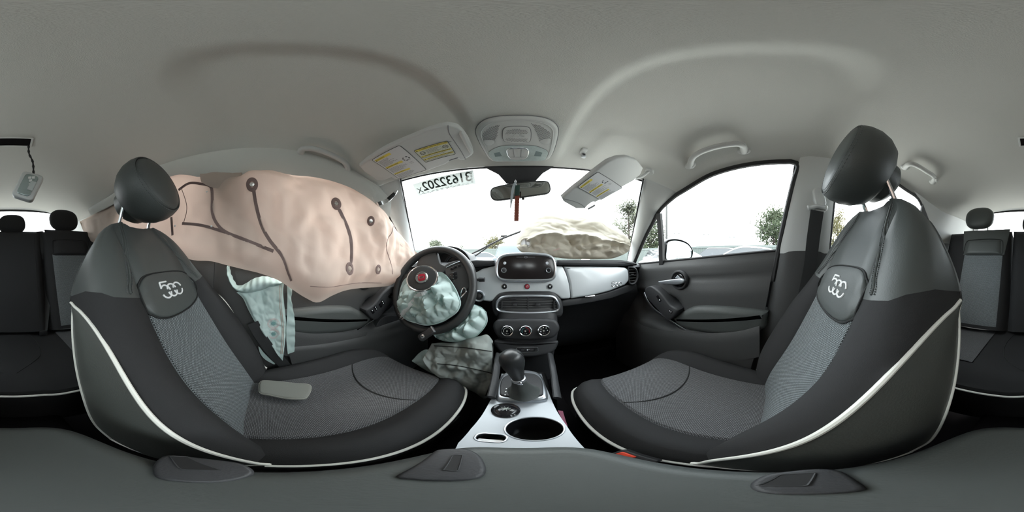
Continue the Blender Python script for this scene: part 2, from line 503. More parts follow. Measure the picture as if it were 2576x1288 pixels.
K = lambda c: (lambda q: c)
for s, sd in ((-1, 'left'), (1, 'right')):
    L = {'left': 'driver', 'right': 'passenger'}[sd]
    # windscreen pillar
    rows = []
    for i in range(25):
        t = i / 24; a = We(t); b = De_c[i]; r = []
        for j in range(11):
            u = j / 10; p = a.lerp(b, u)
            n = V((-.75, -.45, -.35)).normalized()
            if i < 6:       # blend into the edge of the headliner
                xx = lerp(.46, w_y(.425), u); q_ = V((xx, yfront(xx) - .012, CZ(xx, yfront(xx) - .012) - .002)); p = q_.lerp(p, sstep(0, 1, i/6))
            r.append(mir(p + n * .028 * (1 - (2*u-1)**2) ** .6 * sstep(0, 1, i/6), s))
        rows.append(r)
    o = mk('wall_%s' % sd, grid(rows), pillar_m, smooth=50)
    structure(o, 'light grey %s windscreen pillar trim' % ('driver-side' if s < 0 else 'passenger-side'))
    # centre pillar: upper light, lower dark
    o = mk('upper_trim', side_grid(s, yb, yb2, K(.01), lambda y: e_y(y) + .012, .012, 10, 10, .016), pillar_m, o, smooth=50)
    mk('pillar_groove', tube([mir(V((X(z) - .022, yb2(z) + .055, z)), s) for z in (.0, .1, .2, .3)], .004, 6), pillar_m, o)
    lo = mk('lower_trim', side_grid(s, yb, yb2, K(-.76), K(.02), .008, 10, 12, .02), doorplastic, bpy.data.objects['wall_%s' % sd], smooth=50)
    # rear door skin, rear quarter
    W = bpy.data.objects['wall_%s' % sd]
    mk('rear_door_trim', side_grid(s, yb2, K(-.95), K(-.76), belt, .012, 10, 12, .02), doorplastic, W, smooth=50)
    mk('rear_quarter_trim', side_grid(s, lambda z: interp(z, [.08, .18, .30, .4], [-.82, -.80, -.70, -.55]), K(-1.62), lambda y: belt(y) - .01, lambda y: e_y(y) + .004, .010, 14, 10), pillar_m, W, smooth=50)
    mk('rear_quarter_panel', side_grid(s, K(-.95), K(-1.62), K(-.76), lambda y: belt(y) + .0, .012, 6, 10), doorplastic, W, smooth=50)
    # black rear corner of the rear door window
    pts = [V((X(z)-.016, y, z)) for y, z in ((-.70, .30), (-.78, .22), (-.82, .13), (-.83, .085), (-.76, .085), (-.755, .15), (-.70, .24))]
    mk('corner_trim', loft([[mir(p, s) for p in pts], [mir(p + V((.012, 0, 0)), s) for p in pts]]), rubber, W, smooth=0)

    # window openings: glass panes and rubber seals
    ys = [lerp(-.062, .80, i/40) for i in range(41)]
    def pane(yl, off=.012, inset_b=.01):
        top = [V((s*(X(ztop(y)) + off), y, ztop(y) + .004)) for y in yl]; bot = [V((s*(X(belt(y)) + off), y, belt(y) - inset_b)) for y in yl]
        return [bot, top]
    k = 1 if s > 0 else 5
    yq = .545
    w1 = mk('window_%d' % k, grid(pane([lerp(-.075, yq, i/30) for i in range(31)])), glass, smooth=50)
    structure(w1, 'clear side window of the %s front door' % L)
    w2 = mk('window_%d' % (k+1), grid(pane([lerp(yq, .80, i/16) for i in range(17)])), glass, smooth=50)
    structure(w2, 'small triangular quarter window ahead of the %s front door glass' % L)
    yl = [lerp(-.215, -.82, i/24) for i in range(25)]
    zt2 = lambda y: interp(y, [-.83, -.80, -.67, -.476, -.2], [.10, .20, .322, .368, .37])
    r1 = [[V((s*(X(belt(y)) + .012), y, belt(y) - .01)) for y in yl], [V((s*(X(zt2(y)) + .012), y, zt2(y) + .01)) for y in yl]]
    w3 = mk('window_%d' % (k+2), grid(r1), glass, smooth=50)
    structure(w3, 'side window of the %s rear door' % L)
    path = [mir(p, s) for p in reversed(De_c)] + [mir(V((w_y(y), y, e_y(y))), s) for y in [lerp(.41, -.055, i/16) for i in range(17)]]
    path += [mir(V((X(.355) - .002, -.068, .36)), s), mir(V((X(.34) - .004, -.072, .34)), s)] + [mir(V((X(z) - .006, yb(z), z)), s) for z in (.30, .2, .1, .02, -.1)]
    mk('window_seal', tube(cr(path, 70), .0115, 8), rubber, w1)
    mk('divider_bar', strap([V((s*(X(z) - .004), y, z)) for y, z in ((.558, -.05), (.546, .08), (.535, .215))], .026, (s, 0, 0), .016), rubber, w2)
    mk('window_seal', tube([V((s*(X(belt(y)) - .002), y, belt(y))) for y in [lerp(.0, .80, i/10) for i in range(11)]], .006, 6), rubber, w2)
    path = [mir(V((X(z)-.004, yb2(z) - .002, z)), s) for z in (.03, .12, .2, .3, .355)] + [mir(V((X(zt2(y)) - .004, y, zt2(y))), s) for y in (-.3, -.4, -.476, -.57, -.67, -.74, -.80, -.825)]
    mk('window_seal', tube(cr(path, 40), .008, 8), rubber, w3)

# ------------------------------------------------------------------ windscreen, rear window, floor
def WS(xs, v):       # xs in -1..1, v 0 header .. 1 cowl
    x0 = xs * .46; h = V((x0, yfront(x0) + .004, CZ(x0, yfront(x0)))); b = V((xs * .70, 1.06 - .13 * xs * xs, -.045))
    p = h.lerp(b, v); k = sin(pi * v); return p + V((0, .012 * k, .035 * k))
def ws_hit(px, py, off=0.):
    """point of the windscreen behind a pixel, off metres towards the cabin"""
    def f(p):
        lo, hi = 0., 1.
        z = p.z + off * .75
        for _ in range(24):
            m = (lo + hi) / 2
            xs = max(-1., min(1., p.x / lerp(.46, .70, m)))
            if WS(xs, m).z > z: lo = m
            else: hi = m
        xs = max(-1., min(1., p.x / lerp(.46, .70, lo)))
        return p.y + off * .65 - WS(xs, lo).y
    return solve(px, py, f, .3, 2.2, 160)
wsn = [[WS(-1 + 2*j/24, i/16) for j in range(25)] for i in range(17)]
windscreen = structure(mk('window_4', grid(wsn), glass, smooth=0), 'wide clear windscreen above the dashboard')
windscreen.data.shade_smooth()
frit = []
for i in range(2):
    frit.append([WS(-1 + 2*j/40, (.0, .014)[i]) - V((0, .003, .003)) for j in range(41)])
mk('black_border', grid(frit), rubber, windscreen)
for s in (-1, 1):
    mk('black_border', tube([mir(We(t/16) + V((-.010, -.012, -.002)), s) for t in range(17)], .0035, 6), rubber, windscreen)

rg = [[V((lerp(.50, .60, t) * (-1 + 2*j/20), lerp(YR - .01, -1.66, t) + .05*(1-(-1+2*j/20)**2)*-1, lerp(.395, -.02, t) + (.03*(1-(-1+2*j/20)**2) if t == 0 else 0))) for j in range(21)] for t in (0, .25, .5, .75, 1)]
rearwin = structure(mk('window_8', grid(rg), glass, smooth=0), 'rear window behind the back seat headrests')
rearwin.data.shade_smooth()
for k in range(11):
    t = .06 + k * .05
    mk('heater_line', tube([V((lerp(.48, .58, t)*(-1 + 2*j/12), lerp(YR - .01, -1.66, t) - .05*(1-(-1+2*j/12)**2) + .004, lerp(.395, -.02, t) + (.03*(1-(-1+2*j/12)**2)*(1-t))) ) for j in range(13)], .0007, 4), rubber, rearwin)
mk('window_seal', tube([p + V((0, .004, 0)) for p in rg[0]], .012, 8), rubber, rearwin)
# tail surround between ceiling edge and rear window
tb = []
cl = rows = None
edge_c = [V((u * w_y(YR), YR, CZ(u * w_y(YR), YR))) for u in [-1 + 2*j/20 for j in range(21)]]
tail = structure(mk('wall_back', join(grid([edge_c, [p + V((0, .006, 0)) for p in rg[0]]]),
    grid([[V((-.62, -1.40, .31)), V((-.64, -1.40, 0)), V((-.65, -1.4, -.76))], [rg[0][0] + V((0, .003, 0)), rg[4][0], V((-.62, -1.66, -.76))]]),
    grid([[V((.62, -1.40, .31)), V((.64, -1.40, 0)), V((.65, -1.4, -.76))], [rg[0][20] + V((0, .003, 0)), rg[4][20], V((.62, -1.66, -.76))]]),
    grid([[V((-.62, -1.67, -.02)), V((.62, -1.67, -.02))], [V((-.62, -1.67, -.76)), V((.62, -1.67, -.76))]])), pillar_m, smooth=40),
    'light grey trim round the tailgate behind the back seat')
floor = structure(mk('floor', join(
    slab([V((-.66, -1.67)), V((.66, -1.67)), V((.66, 1.12)), V((-.66, 1.12))], Matrix.Translation((0, 0, -.80)), .0, 0, -.02),
    grid([[V((-.70, 1.12, -.82)), V((.70, 1.12, -.82))], [V((-.70, 1.10, -.05)), V((.70, 1.10, -.05))]]),
    slab(rrect(.30, 2.1, .05, 4, 0, -.10), Matrix.Translation((0, 0, -.80)), .14, .05, 0),
    grid([[V((.66, 1.12, -.8)), V((.70, 1.12, -.04))], [V((.66, .78, -.8)), V((.66, .78, -.06))]]),
    grid([[V((-.66, 1.12, -.8)), V((-.70, 1.12, -.04))], [V((-.66, .78, -.8)), V((-.66, .78, -.06))]]),
    ), carpet, smooth=40), 'black carpeted cabin floor with a raised tunnel')

# ------------------------------------------------------------------ front doors
def door(s, idx):
    L = 'driver' if s < 0 else 'passenger'
    root = thing('door_%d' % idx, 'dark grey moulded inner panel of the %s front door' % L, None, (s*.63, .35, -.78))
    root['kind'] = 'structure'
    NZ, NY = 60, 44; rows = []
    for i in range(NZ + 1):
        v = i / NZ; r = []
        for j in range(NY + 1):
            u = j / NY
            z = lerp(.0, -.78, v); y = lerp(yb(z) + .006, .90, u)
            z = lerp(belt(y), -.78, v); zb = belt(y) - z
            h = .004 + .016 * sstep(0, .035, zb) - .007 * math.exp(-((zb - .088)/.005)**2) * sstep(.42, .36, y)
            h += .010 * sstep(.09, .16, zb) + .022 * sstep(-.33, -.39, z) + .012*sstep(.36, .40, zb)
            # hollow for the pocket ahead of the armrest
            d = rbox(y, z, .42, .74, -.36, -.20, .07)
            h -= .045 * sstep(.015, -.02, d)
            r.append(V((s * (X(z) - h), y, z)))
        rows.append(r)
    mk('door_panel', grid(rows), doorplastic, root, smooth=60)
    FX = .605
    n = V((-s, 0, 0))
    F = FR((s*FX, .4, -.2), n, (0, 1, 0))
    def tr(pts, F=F):       # pixels traced on the passenger side, mirrored for the other door
        out = []
        for px, py in pts:
            d = D(px, py); o = F.translation; nn = V((-1, 0, 0)); p = d * (abs(o.x) / d.x)
            out.append(f2(F, V((p.x * s, p.y, p.z))))
        return out
    pad = spoly(tr([(1691, 799), (1722, 781), (1754, 770), (1830, 772), (1925, 783), (1929, 800), (1920, 830), (1848, 844), (1754, 836), (1713, 824)]), 60)
    a = mk('armrest', slab(pad, F, .010, .03, -.06, 5), leather, root, smooth=60)
    mk('seam', tube([fp(F, q.x, q.y, -.020) for q in ccw(pad)], .0012, 6, True), leather, a)
    sw = spoly(tr([(1631, 728), (1640, 719), (1652, 720), (1673, 736), (1695, 763), (1715, 778), (1691, 801), (1664, 776), (1638, 748)]), 48)
    F2 = FR((s*.600, .4, -.2), V((-s, 0, .45)), (0, 1, 0))
    sp = mk('switch_panel', slab(sw, F, .030, .008, -.05), dashplastic, root, smooth=50)
    st = tr([(1630, 733), (1636, 752), (1650, 773), (1670, 791), (1691, 808), (1712, 824), (1729, 834)])
    mk('chrome_strip', tube([fp(F, q.x, q.y, .020 - .004*i) for i, q in enumerate(cr([V((a.x, a.y, 0)) for a in st], 24))] if False else [fp(F, q.x, q.y, .024 - .0016*i) for i, q in enumerate(cr([V((a.x, a.y, 0)) for a in st], 24))], .0042, 8), chrome, root)
    # pull strap below the chrome strip
    lo_ = tr([(1626, 740), (1632, 758), (1648, 780), (1668, 797), (1691, 814), (1712, 829), (1729, 838)])
    ptop = [fp(F, q.x, q.y, .02 - .0016*i) for i, q in enumerate(cr([V((a.x, a.y, 0)) for a in st], 24))]
    pbot = [fp(F, q.x, q.y, -.01 - .0016*i) for i, q in enumerate(cr([V((a.x, a.y, 0)) for a in lo_], 24))]
    mk('pull_grip', sheet(ptop, pbot, 24, 6, lambda u, v, p: n * .008 * sin(pi*v), .012), dashplastic, root, smooth=60)
    # release lever in a round bowl
    c = tr([(1704, 705)])[0]
    Fh = FR(fp(F, c.x, c.y, -.012), n, (0, 1, 0))
    bowl = mk('handle_bezel', lathe([(.046, -.02), (.046, .002), (.043, .006), (.038, .007), (.034, .003), (.033, -.004)], Fh, 40, cap0=False, cap1=False), dashplastic, root, smooth=40)
    mk('inner_ring', lathe([(.033, -.004), (.030, .004), (.026, .005), (.024, .0), (.022, -.012), (.001, -.016)], Fh, 40, cap0=False), piano, root, smooth=40)
    lev = tr([(1657, 708), (1675, 705), (1696, 702), (1714, 700), (1722, 706), (1718, 713), (1700, 716), (1675, 715), (1658, 712)])
    mk('release_lever', slab(spoly(lev, 36), F, .006, .005, -.006), satin, root, smooth=50)
    lk = tr([(1698, 700), (1705, 692), (1713, 700)])
    mk('lock_tab', slab([q for q in lk], F, .004, .001, -.014), satin, root, smooth=0)
    # switches
    if s > 0:
        q = tr([(1668, 748)])[0]; R = atan2(-.9, -.6)
        Fs = FR(fp(F, q.x, q.y, .028), n, (0, .55, .6))
        p = mk('window_switch', join(slab(rrect(.034, .016, .003), Fs, .0035, .001)), piano, root, smooth=40)
        mk('switch_mark', slab(rrect(.006, .006, .001, 2, -.008, 0), Fs, .0045, 0, .003), white, p, smooth=0)
        q = tr([(1697, 779)])[0]
        Fs = FR(fp(F, q.x, q.y, .028), n, (0, .75, .35))
        p = mk('lock_switch', slab(rrect(.020, .014, .003), Fs, .0035, .001), piano, root, smooth=40)
        for k in (-1, 1):
            mk('switch_mark', slab(rrect(.004, .005, .001, 2, k*.004, 0), Fs, .0045, 0, .003), white, p, smooth=0)
    else:
        # mirror dial and the bank of window buttons, traced on the driver side
        def tl(px, py):
            d = D(px, py); p = d * (.605 / -d.x); return f2(F, p)
        q = tl(971, 741); Fs = FR(fp(F, q.x, q.y, .028), n, (0, 1, 0))
        mk('mirror_dial', lathe([(.0135, 0), (.0135, .003), (.011, .006), (.009, .004), (.001, .004)], Fs, 24), piano, root, smooth=40)
        for (px, py), nm in (((952, 757), 2), ((947, 764), 0), ((935, 771), 2), ((927, 779), 1)):
            q = tl(px, py); Fs = FR(fp(F, q.x, q.y, .029), n, (0, -.75, -.45))
            p = mk('window_switch', slab(rrect(.014, .026, .003), Fs, .003, .001), piano, root, smooth=40)
            for k in range(nm):
                mk('switch_mark', slab(rrect(.004, .005, .001, 2, 0, (-.006, .006)[k]), Fs, .0042, 0, .0028), white, p, smooth=0)
        # speaker grille low ahead of the armrest
        gr = [tl(*q) for q in ((1012, 800), (985, 795), (965, 800), (950, 820), (948, 838), (975, 842), (1012, 838))]
        Fg = FR((s*.655, .4, -.2), n, (0, 1, 0))
        g = mk('speaker_grille', slab(spoly(gr, 30), FR(V((s*.612, .4, -.2)), n, (0, 1, 0)), .0, .004, -.03), dashplastic, root, smooth=40)
    # lower moulding of the map pocket
    pk = [(1600, 820), (1640, 838), (1690, 846), (1750, 852), (1850, 850), (1912, 836)]
    pts = []
    for px, py in pk:
        d = D(px, py); p = d * (.597 / d.x); pts.append(V((p.x*s, p.y, p.z + .028)))
    c1 = cr(pts, 30); c2 = [p + V((0, 0, -.14)) for p in c1]
    mk('map_pocket', sheet(c1, c2, 30, 8, lambda u, v, p: n * (.004 * sin(pi*min(1, v*1.4)*.5)) - n*.006*sstep(.06, 0, v), .012), doorplastic, root, smooth=60)
    return root
door(1, 1); door(-1, 2)
# ------------------------------------------------------------------ unseen dark backing behind the trim, added to stop light leaking between its pieces
backing_m = M('dark_backing', (.05, .05, .055), .4)
for s, sd in ((-1, 'left'), (1, 'right')):
    W = bpy.data.objects['wall_%s' % sd]
    P = lambda y, z, o=.03: V((s * (X(z) + o), y, z))
    yy = [lerp(1.14, -1.7, i/30) for i in range(31)]
    lower = grid([[P(y, belt(y) - .012) for y in yy], [P(y, -.3) for y in yy], [P(y, -.84) for y in yy]])
    cen = grid([[P(yb(z) + .012, z, .02) for z in (-.2, .02, .12, .22, .32, .42)], [P(yb2(z) - .012, z, .02) for z in (-.2, .02, .12, .22, .32, .42)]])
    yr_ = [lerp(.46, -1.45, i/30) for i in range(31)]
    rail = grid([[V((s*(w_y(y) + .012), y, e_y(y) + .004)) for y in yr_], [V((s*(w_y(y) + .01), y, e_y(y) + .06)) for y in yr_], [V((s*(w_y(y) - .12), y, CZ(w_y(y) - .12, y) + .03)) for y in yr_]])
    q = grid([[P(-.84, z, .022) for z in (.05, .15, .25)] + [P(-.76, .34, .022)], [P(-1.7, z, .022) for z in (.05, .15, .25)] + [P(-1.7, .40, .022)]])
    pil = grid([[mir(p + V((.012, .02, .012)), s) for p in De_c], [mir(We(i/24) + V((.02, .02, .02)), s) for i in range(25)]])
    mk('backing_panel', join(lower, cen, rail, q, pil), backing_m, W, smooth=40)
hd = [[V((x, yfront(x) - .012, CZ(x, yfront(x) - .012) + .004)) for x in [lerp(-.50, .50, i/20) for i in range(21)]], [V((x, yfront(x) + .03, CZ(x, yfront(x)) + .012)) for x in [lerp(-.50, .50, i/20) for i in range(21)]]]
mk('header_backing', grid(hd), backing_m, ceiling, smooth=40)
rp = [[V((x, YR + .02, CZ(x, YR + .02) + .012)) for x in [lerp(-.60, .60, i/20) for i in range(21)]], [V((x, YR - .10, CZ(x, YR) + .02)) for x in [lerp(-.60, .60, i/20) for i in range(21)]]]
mk('rear_header_backing', grid(rp), backing_m, ceiling, smooth=40)
# ================================================================== front seats
def stroke500(w, h):
    """polylines of the linked-ring numeral mark, centred, w x h"""
    r = h * .40; st = (w - 2.3*r) / 2; out = []; cy = -h/2 + r
    def arc(cx, a0, a1): return [(cx + r*1.12*cos(radians(lerp(a0, a1, k/14))), cy + r*sin(radians(lerp(a0, a1, k/14)))) for k in range(15)]
    c1 = -st
    out.append([(c1 + r*.95, h*.5), (c1 - r*.2, h*.5), (c1 - r*.72, h*.5)])
    out.append([(c1 - r*.72, h*.5), (c1 - r*.80, h*.3), (c1 - r*.88, cy + r*.55)])
    out.append(arc(c1, 140, 5)); out.append(arc(c1, -12, -160))
    for c in (0, st):
        out.append(arc(c, 165, 14)); out.append(arc(c, 190, 345))
    return out

def headrest(root, c, n, up, R, depth, px, mats=leather, small=False):
    """round cushion facing n, with rear shell, seam and two posts"""
    F = FR(c, n, V((1, 0, 0)))
    if F.col[1].xyz.dot(V(up)) < 0: F = FR(c, n, V((-1, 0, 0)))
    prof = [(.30, -.62), (.62, -.60), (.82, -.45), (.95, -.20), (1.0, .05), (.985, .25), (.94, .38), (.895, .45), (.865, .405), (.835, .46), (.6, .50), (.3, .52), (.02, .525)]
    n_ = 40
    h = mk('headrest', lathe([(r * R[0], z * depth) for r, z in prof], F, n_, 1, R[1]/R[0]), mats, root, smooth=60)
    mk('seam', tube([fp(F, .865*R[0]*cos(2*pi*k/40), .865*R[1]*sin(2*pi*k/40), .41*depth) for k in range(40)], .0026, 6, True), stitch_m, h)
    dash = []
    for rr, zz in ((.91, .425), (.825, .462)):
        N = 72
        for k in range(N):
            a0, a1 = 2*pi*k/N, 2*pi*(k+.55)/N
            dash.append(tube([fp(F, rr*R[0]*cos(a), rr*R[1]*sin(a), zz*depth) for a in (a0, a1)], .0011, 4))
    mk('stitching', join(*dash), stitch_l, h)
    return h, F

def seat(s, xc, prof, cy0, cy1, name, label, hc, hn, hR, side_name):
    root = thing(name, label, 'car seat', (xc, .2, -.80), 'front seats')
    PR = cr([V((0, y, z)) for y, z in prof], 41)
    NS = 40
    T = []
    for i in range(41):
        t = (PR[min(i+1, 40)] - PR[max(i-1, 0)]).normalized(); T.append(t)
    def nf(i): t = T[i]; return V((0, t.z, -t.y))          # forward normal
    def W(q): return sinterp(q, [0, .25, .45, .56, .66, .76, .86, .93, .975, 1], [.215, .232, .236, .235, .229, .215, .190, .162, .130, .085])
    def TH(q): return sinterp(q, [0, .2, .5, .68, .85, 1], [.19, .215, .20, .165, .10, .05])
    AP_ = .742                                                # where the two pipings meet
    def npf(q): return lerp(.026, -.135, max(0, min(1, (q - .42) / (AP_ - .42))) ** 3.2)
    def nrf(q): return sinterp(q, [0, .1, .2, .4, AP_], [-.16, -.185, -.195, -.175, -.138])
    def BF(q): return sinterp(q, [0, .1, .3, .5, .66, .8, 1], [.6, .9, 1.15, .95, .40, .05, 0])
    def XI(q): return min(sinterp(q, [0, .2, .5, .6, 1], [.128, .122, .122, .118, .11]), W(q)*.70)
    def half(q):
        w, th, b, xi = W(q), TH(q), BF(q), XI(q)
        np_ = npf(q) if q < AP_ else nrf(AP_) * (1 - sstep(AP_, 1, q)*.55)
        nr = min(nrf(q), np_ - .004) if q < AP_ else np_ - .004
        e = .35 + .65 * min(1, max(0, (1 - q) * 6))
        L = [(0, -.012), (xi*.5, -.011), (xi - .005, -.003), (xi, -.009*e), (xi + .008, .004*b), (lerp(xi, w, .42), .030*b + .002), (lerp(xi, w, .72), .042*b - .002), (w - .012*e, .030*b - .010*(1-b)), (w, lerp(.010*b, np_, .35)), (w + .001, np_), (w + .004, (np_*.66 + nr*.34)), (w + .002, (np_*.33 + nr*.67)), (w - .006, nr), (w*.86, -th + .012 if -th + .012 < nr else nr - .004), (w*.5, min(-th, nr - .012)), (0, min(-th, nr - .016))]
        return L
    NH = 16
    ring = {}
    def pt(i, k, m):
        q = i / NS; x, n = half(q)[k]
        return PR[i] + nf(i) * n + V((xc + m * x, 0, 0))
    def ptq(q, k, m):
        f = max(0., min(NS - 1e-6, q * NS)); i = int(f); t = f - i
        x, n = half(q)[k]
        return PR[i].lerp(PR[i+1], t) + nf(i).lerp(nf(i+1), t) * n + V((xc + m * x, 0, 0))
    QS = [.66, .66, .67, .685, .685, .69, .70, .72, .748, .772, .776, .778, .778]
    def strip(i0, i1, k0, k1, m):
        rows = [[pt(i, k, m) for k in range(k0, k1 + 1)] for i in range(i0, i1 + 1)]
        if m < 0: rows = [r[::-1] for r in rows]
        return rows
    def both(i0, i1, k1):          # symmetrical strip round the centre
        return [[pt(i, k, -1) for k in range(k1, 0, -1)] + [pt(i, k, 1) for k in range(0, k1 + 1)] for i in range(i0, i1 + 1)]
    iP = int(.625 * NS); iA = int(round(AP_ * NS)); iS = int(round(.70*NS))
    rows = both(0, iP, 3)
    uv = [((p.x - xc), .73 * i / NS) for i, r in zip(range(0, iP + 1), rows) for p in r]
    mk('backrest_insert', grid(rows), insert_m, root, uv=uv)
    tag(bpy.data.objects[root.children[-1].name], 'grey woven cloth insert of the backrest')
    for m in (-1, 1):
        g1 = [[ptq(QS[k] * i / 28, k, m) for k in range(3, 10)] for i in range(29)]
        g2 = [[ptq(lerp(AP_ - .012, QS[k], i / 4), k, m) for k in range(9, 13)] for i in range(5)]
        if m < 0: g1 = [r[::-1] for r in g1]; g2 = [r[::-1] for r in g2]
        mk('backrest_bolster', join(grid(g1), grid(g2)), blackfab, root, smooth=60)
        mk('side_panel', grid(strip(1, iA, 9, 12, m)), leather_side, root, smooth=60)
        # white piping: up the front edge, over the apex, down the rear edge
        path = [pt(i, 9, m) for i in range(2, iA + 1)] + [pt(i, 12, m) for i in range(iA - 1, 2, -1)]
        path = cr(path, 90)
        path = cr(path + [(path[-1] + path[0]) / 2 + V((0, 0, -.012))], 100, True)
        mk('piping', tube(path, .0037, 8, True), whitepipe, root)
    # leatherette shoulder: everything above the bolsters
    rows = []
    NT = 16
    for i in range(NT + 1):
        rows.append([ptq(lerp(QS[k], 1, i/NT), k, -1) for k in range(12, 0, -1)] + [ptq(lerp(QS[k], 1, i/NT), k, 1) for k in range(0, 13)])
    vs, fs = grid(rows)
    c = len(vs); m_ = len(rows[0])
    top = NT
    fs.append(tuple(top*m_ + i for i in range(m_)))
    up_part = mk('shoulder_panel', (vs, fs), leather, root, smooth=60)
    rows = both(iP, iS, 3)
    rows2 = [[pt(i, k, -1) for k in range(15, 11, -1)] for i in range(0, NS + 1)]
    back = [[pt(i, k, -1) for k in range(12, 16)] + [pt(i, k, 1) for k in range(14, 11, -1)] for i in range(0, NS + 1)]
    mk('back_panel', grid(back), leather_side, root, smooth=60)
    mk('shoulder_gap', grid(both(iP, iP + 4, 3)), leather, root)
    # surface lookup for the parts that lie on the front of the shoulder
    def on(q, x, off):
        f = q * NS; i = max(0, min(NS - 1, int(f))); t = f - i
        def one(i):
            L = half(i / NS); ax = abs(x)
            n = interp(ax, [a for a, _ in L[:9]], [b for _, b in L[:9]])
            return PR[i] + nf(i) * (n + off)
        return one(i).lerp(one(i+1), t) + V((xc + x, 0, 0))
    LEN = sum((PR[i+1]-PR[i]).length for i in range(NS))
    # logo patch
    q0 = .672
    pw, ph = .122, .110
    outl = []
    for k in range(48):
        a = 2*pi*k/48; cx, cy = cos(a), sin(a)
        e = 2/3.2
        X_ = (abs(cx)**e) * (1 if cx > 0 else -1); Y_ = (abs(cy)**e) * (1 if cy > 0 else -1)
        yy = Y_*ph/2
        if Y_ < 0: yy -= .010 * (1 - X_*X_)
        outl.append((X_*pw*(1.0 if Y_ < 0 else 1 - .10*Y_), yy))
    loops = []
    for sc, off in ((1, -.004), (1, .001), (.98, .0045), (.94, .006), (.7, .0065), (.4, .0065), (.02, .0065)):
        loops.append([on(q0 + .012 + y*sc/LEN, x*sc, off) for x, y in outl])
    pat = mk('logo_patch', loft(loops, False, True), leather, root, smooth=50)
    mk('patch_seam', tube([on(q0 + .012 + y*1.03/LEN, x*1.03, .002) for x, y in outl], .0024, 6, True), stitch_m, pat)
    # crease arch over the patch
    tb = []
    for pl in stroke500(.096, .044):
        pth = [on(q0 + .018 + y/LEN, x, .0118) for x, y in cr([V((a, b, 0)) for a, b in pl], max(10, len(pl)*2))] if False else [on(q0 + .018 + p.y/LEN, -p.x, .0075) for p in cr([V((a, b, 0)) for a, b in pl], max(12, len(pl)*2))]
        tb.append(tube(pth, .0024, 6))
    tag(mk('logo', join(*tb), white, pat), 'raised white 500 numeral mark')
    # twin needle seams down the shoulders
    for m in (-1, 1):
        ctr = [(1.0, .075), (.93, .088), (.85, .110), (.75, .135), (.72, .150), (.70, .155)]
        cq = cr([V((a, b, 0)) for a, b in ctr], 60)
        mk('shoulder_seam', tube([on(p.x, m*min(p.y, W(p.x)*.93), .0006) for p in cq], .0026, 6), leather, root)
        ds = []
        for dx in (-.008, .008):
            for k in range(0, 59):
                a, b = cq[k], cq[k].lerp(cq[k+1], .55)
                ds.append(tube([on(p.x, m*(min(p.y, W(p.x)*.93) + dx), .0010) for p in (a, b)], .0011, 4))
        mk('stitching', join(*ds), stitch_l, root)
    # headrest with posts and collars
    h, F = headrest(root, hc, hn, (0, 0, 1), hR, .115, None)
    shell = lathe([(.02, -.105), (.045, -.103), (.060, -.085), (.066, -.04)], Matrix.Translation(-.018 * F.col[1].xyz) @ F, 28, 1.15, 1.0)
    mk('rear_shell', shell, leather, h, smooth=60)
    topc = (pt(NS, 0, 1) + pt(NS, 15, 1)) / 2
    for m in (-1, 1):
        base = topc + V((m*.066, 0, -.022))
        Fb = FR(base, T[NS], (1, 0, 0))
        mk('post_collar', lathe([(.021, -.02), (.021, .018), (.018, .024), (.008, .025)], Fb, 20, 1.15, .95), leather, root, smooth=40)
        tgt = V(hc) - F.col[2].xyz * .030 + V((m*.062, 0, -.03))
        mk('headrest_post', tube([base, base.lerp(tgt, .5), tgt], .0062, 10), chrome, root)

    # ---------------- cushion
    WC = .228
    NY = 36
    def zc(y):
        u = (y - cy0) / (cy1 - cy0)
        return sinterp(u, [-.2, 0, .35, .7, .86, .95, 1.0], [-.492, -.487, -.475, -.455, -.457, -.472, -.505])
    def wc(y):
        u = (y - cy0) / (cy1 - cy0)
        return sinterp(u, [0, .3, .7, .88, .96, 1.0], [.205, .226, .230, .212, .180, .13])
    XIc = .142
    def prof_c(y):
        w = wc(y); z = zc(y); u = (y - cy0) / (cy1 - cy0); xi = min(XIc, w*.62)
        b = sinterp(u, [0, .2, .6, .85, 1], [.006, .020, .026, .016, .004])
        return [(0, z), (xi*.5, z + .001), (xi - .006, z + .003), (xi, z - .003), (xi + .008, z + .005), (lerp(xi, w, .45), z + b + .004), (lerp(xi, w, .78), z + b), (w, z - .012), (w + .004, z - .022), (w + .003, z - .06), (w - .01, z - .12), (w - .03, -.66)]
    ysl = [lerp(cy0 - .06, cy1, (i/NY) ** .85) for i in range(NY + 1)]
    def pc(y, k, m): x, z = prof_c(y)[k]; return V((xc + m*x, y, z))
    rows = [[pc(y, k, -1) for k in range(3, 0, -1)] + [pc(y, k, 1) for k in range(0, 4)] for y in ysl]
    mk('cushion_insert', grid([r[::-1] for r in rows]), insert_r, root, uv=[(p.x, p.y) for r in rows for p in r[::-1]])
    for m in (-1, 1):
        rr = [[pc(y, k, m) for k in range(3, 9)] for y in ysl]
        mk('cushion_bolster', grid(rr if m < 0 else [r[::-1] for r in rr]), blackfab, root, smooth=60)
        mk('piping', tube([pc(y, 8, m) + V((m*.002, 0, .002)) for y in ysl[5:]], .0037, 8), whitepipe, root)
        rr = [[pc(y, k, m) for k in range(8, 12)] for y in ysl]
        mk('cushion_side', grid(rr if m < 0 else [r[::-1] for r in rr]), blackfab, root, smooth=60)
    yl = ysl[-1]
    front = [[pc(yl, k, -1) for k in range(11, 0, -1)] + [pc(yl, k, 1) for k in range(0, 12)]]
    front.append([p + V((0, .014, -.03)) if p.z > -.60 else p for p in front[0]])
    front.append([V((p.x, p.y - .03, -.66)) for p in front[0]])
    mk('cushion_front', grid(front), blackfab, root, smooth=60)
    # cross seam of the insert: an arc bowed towards the knees
    arcp = []
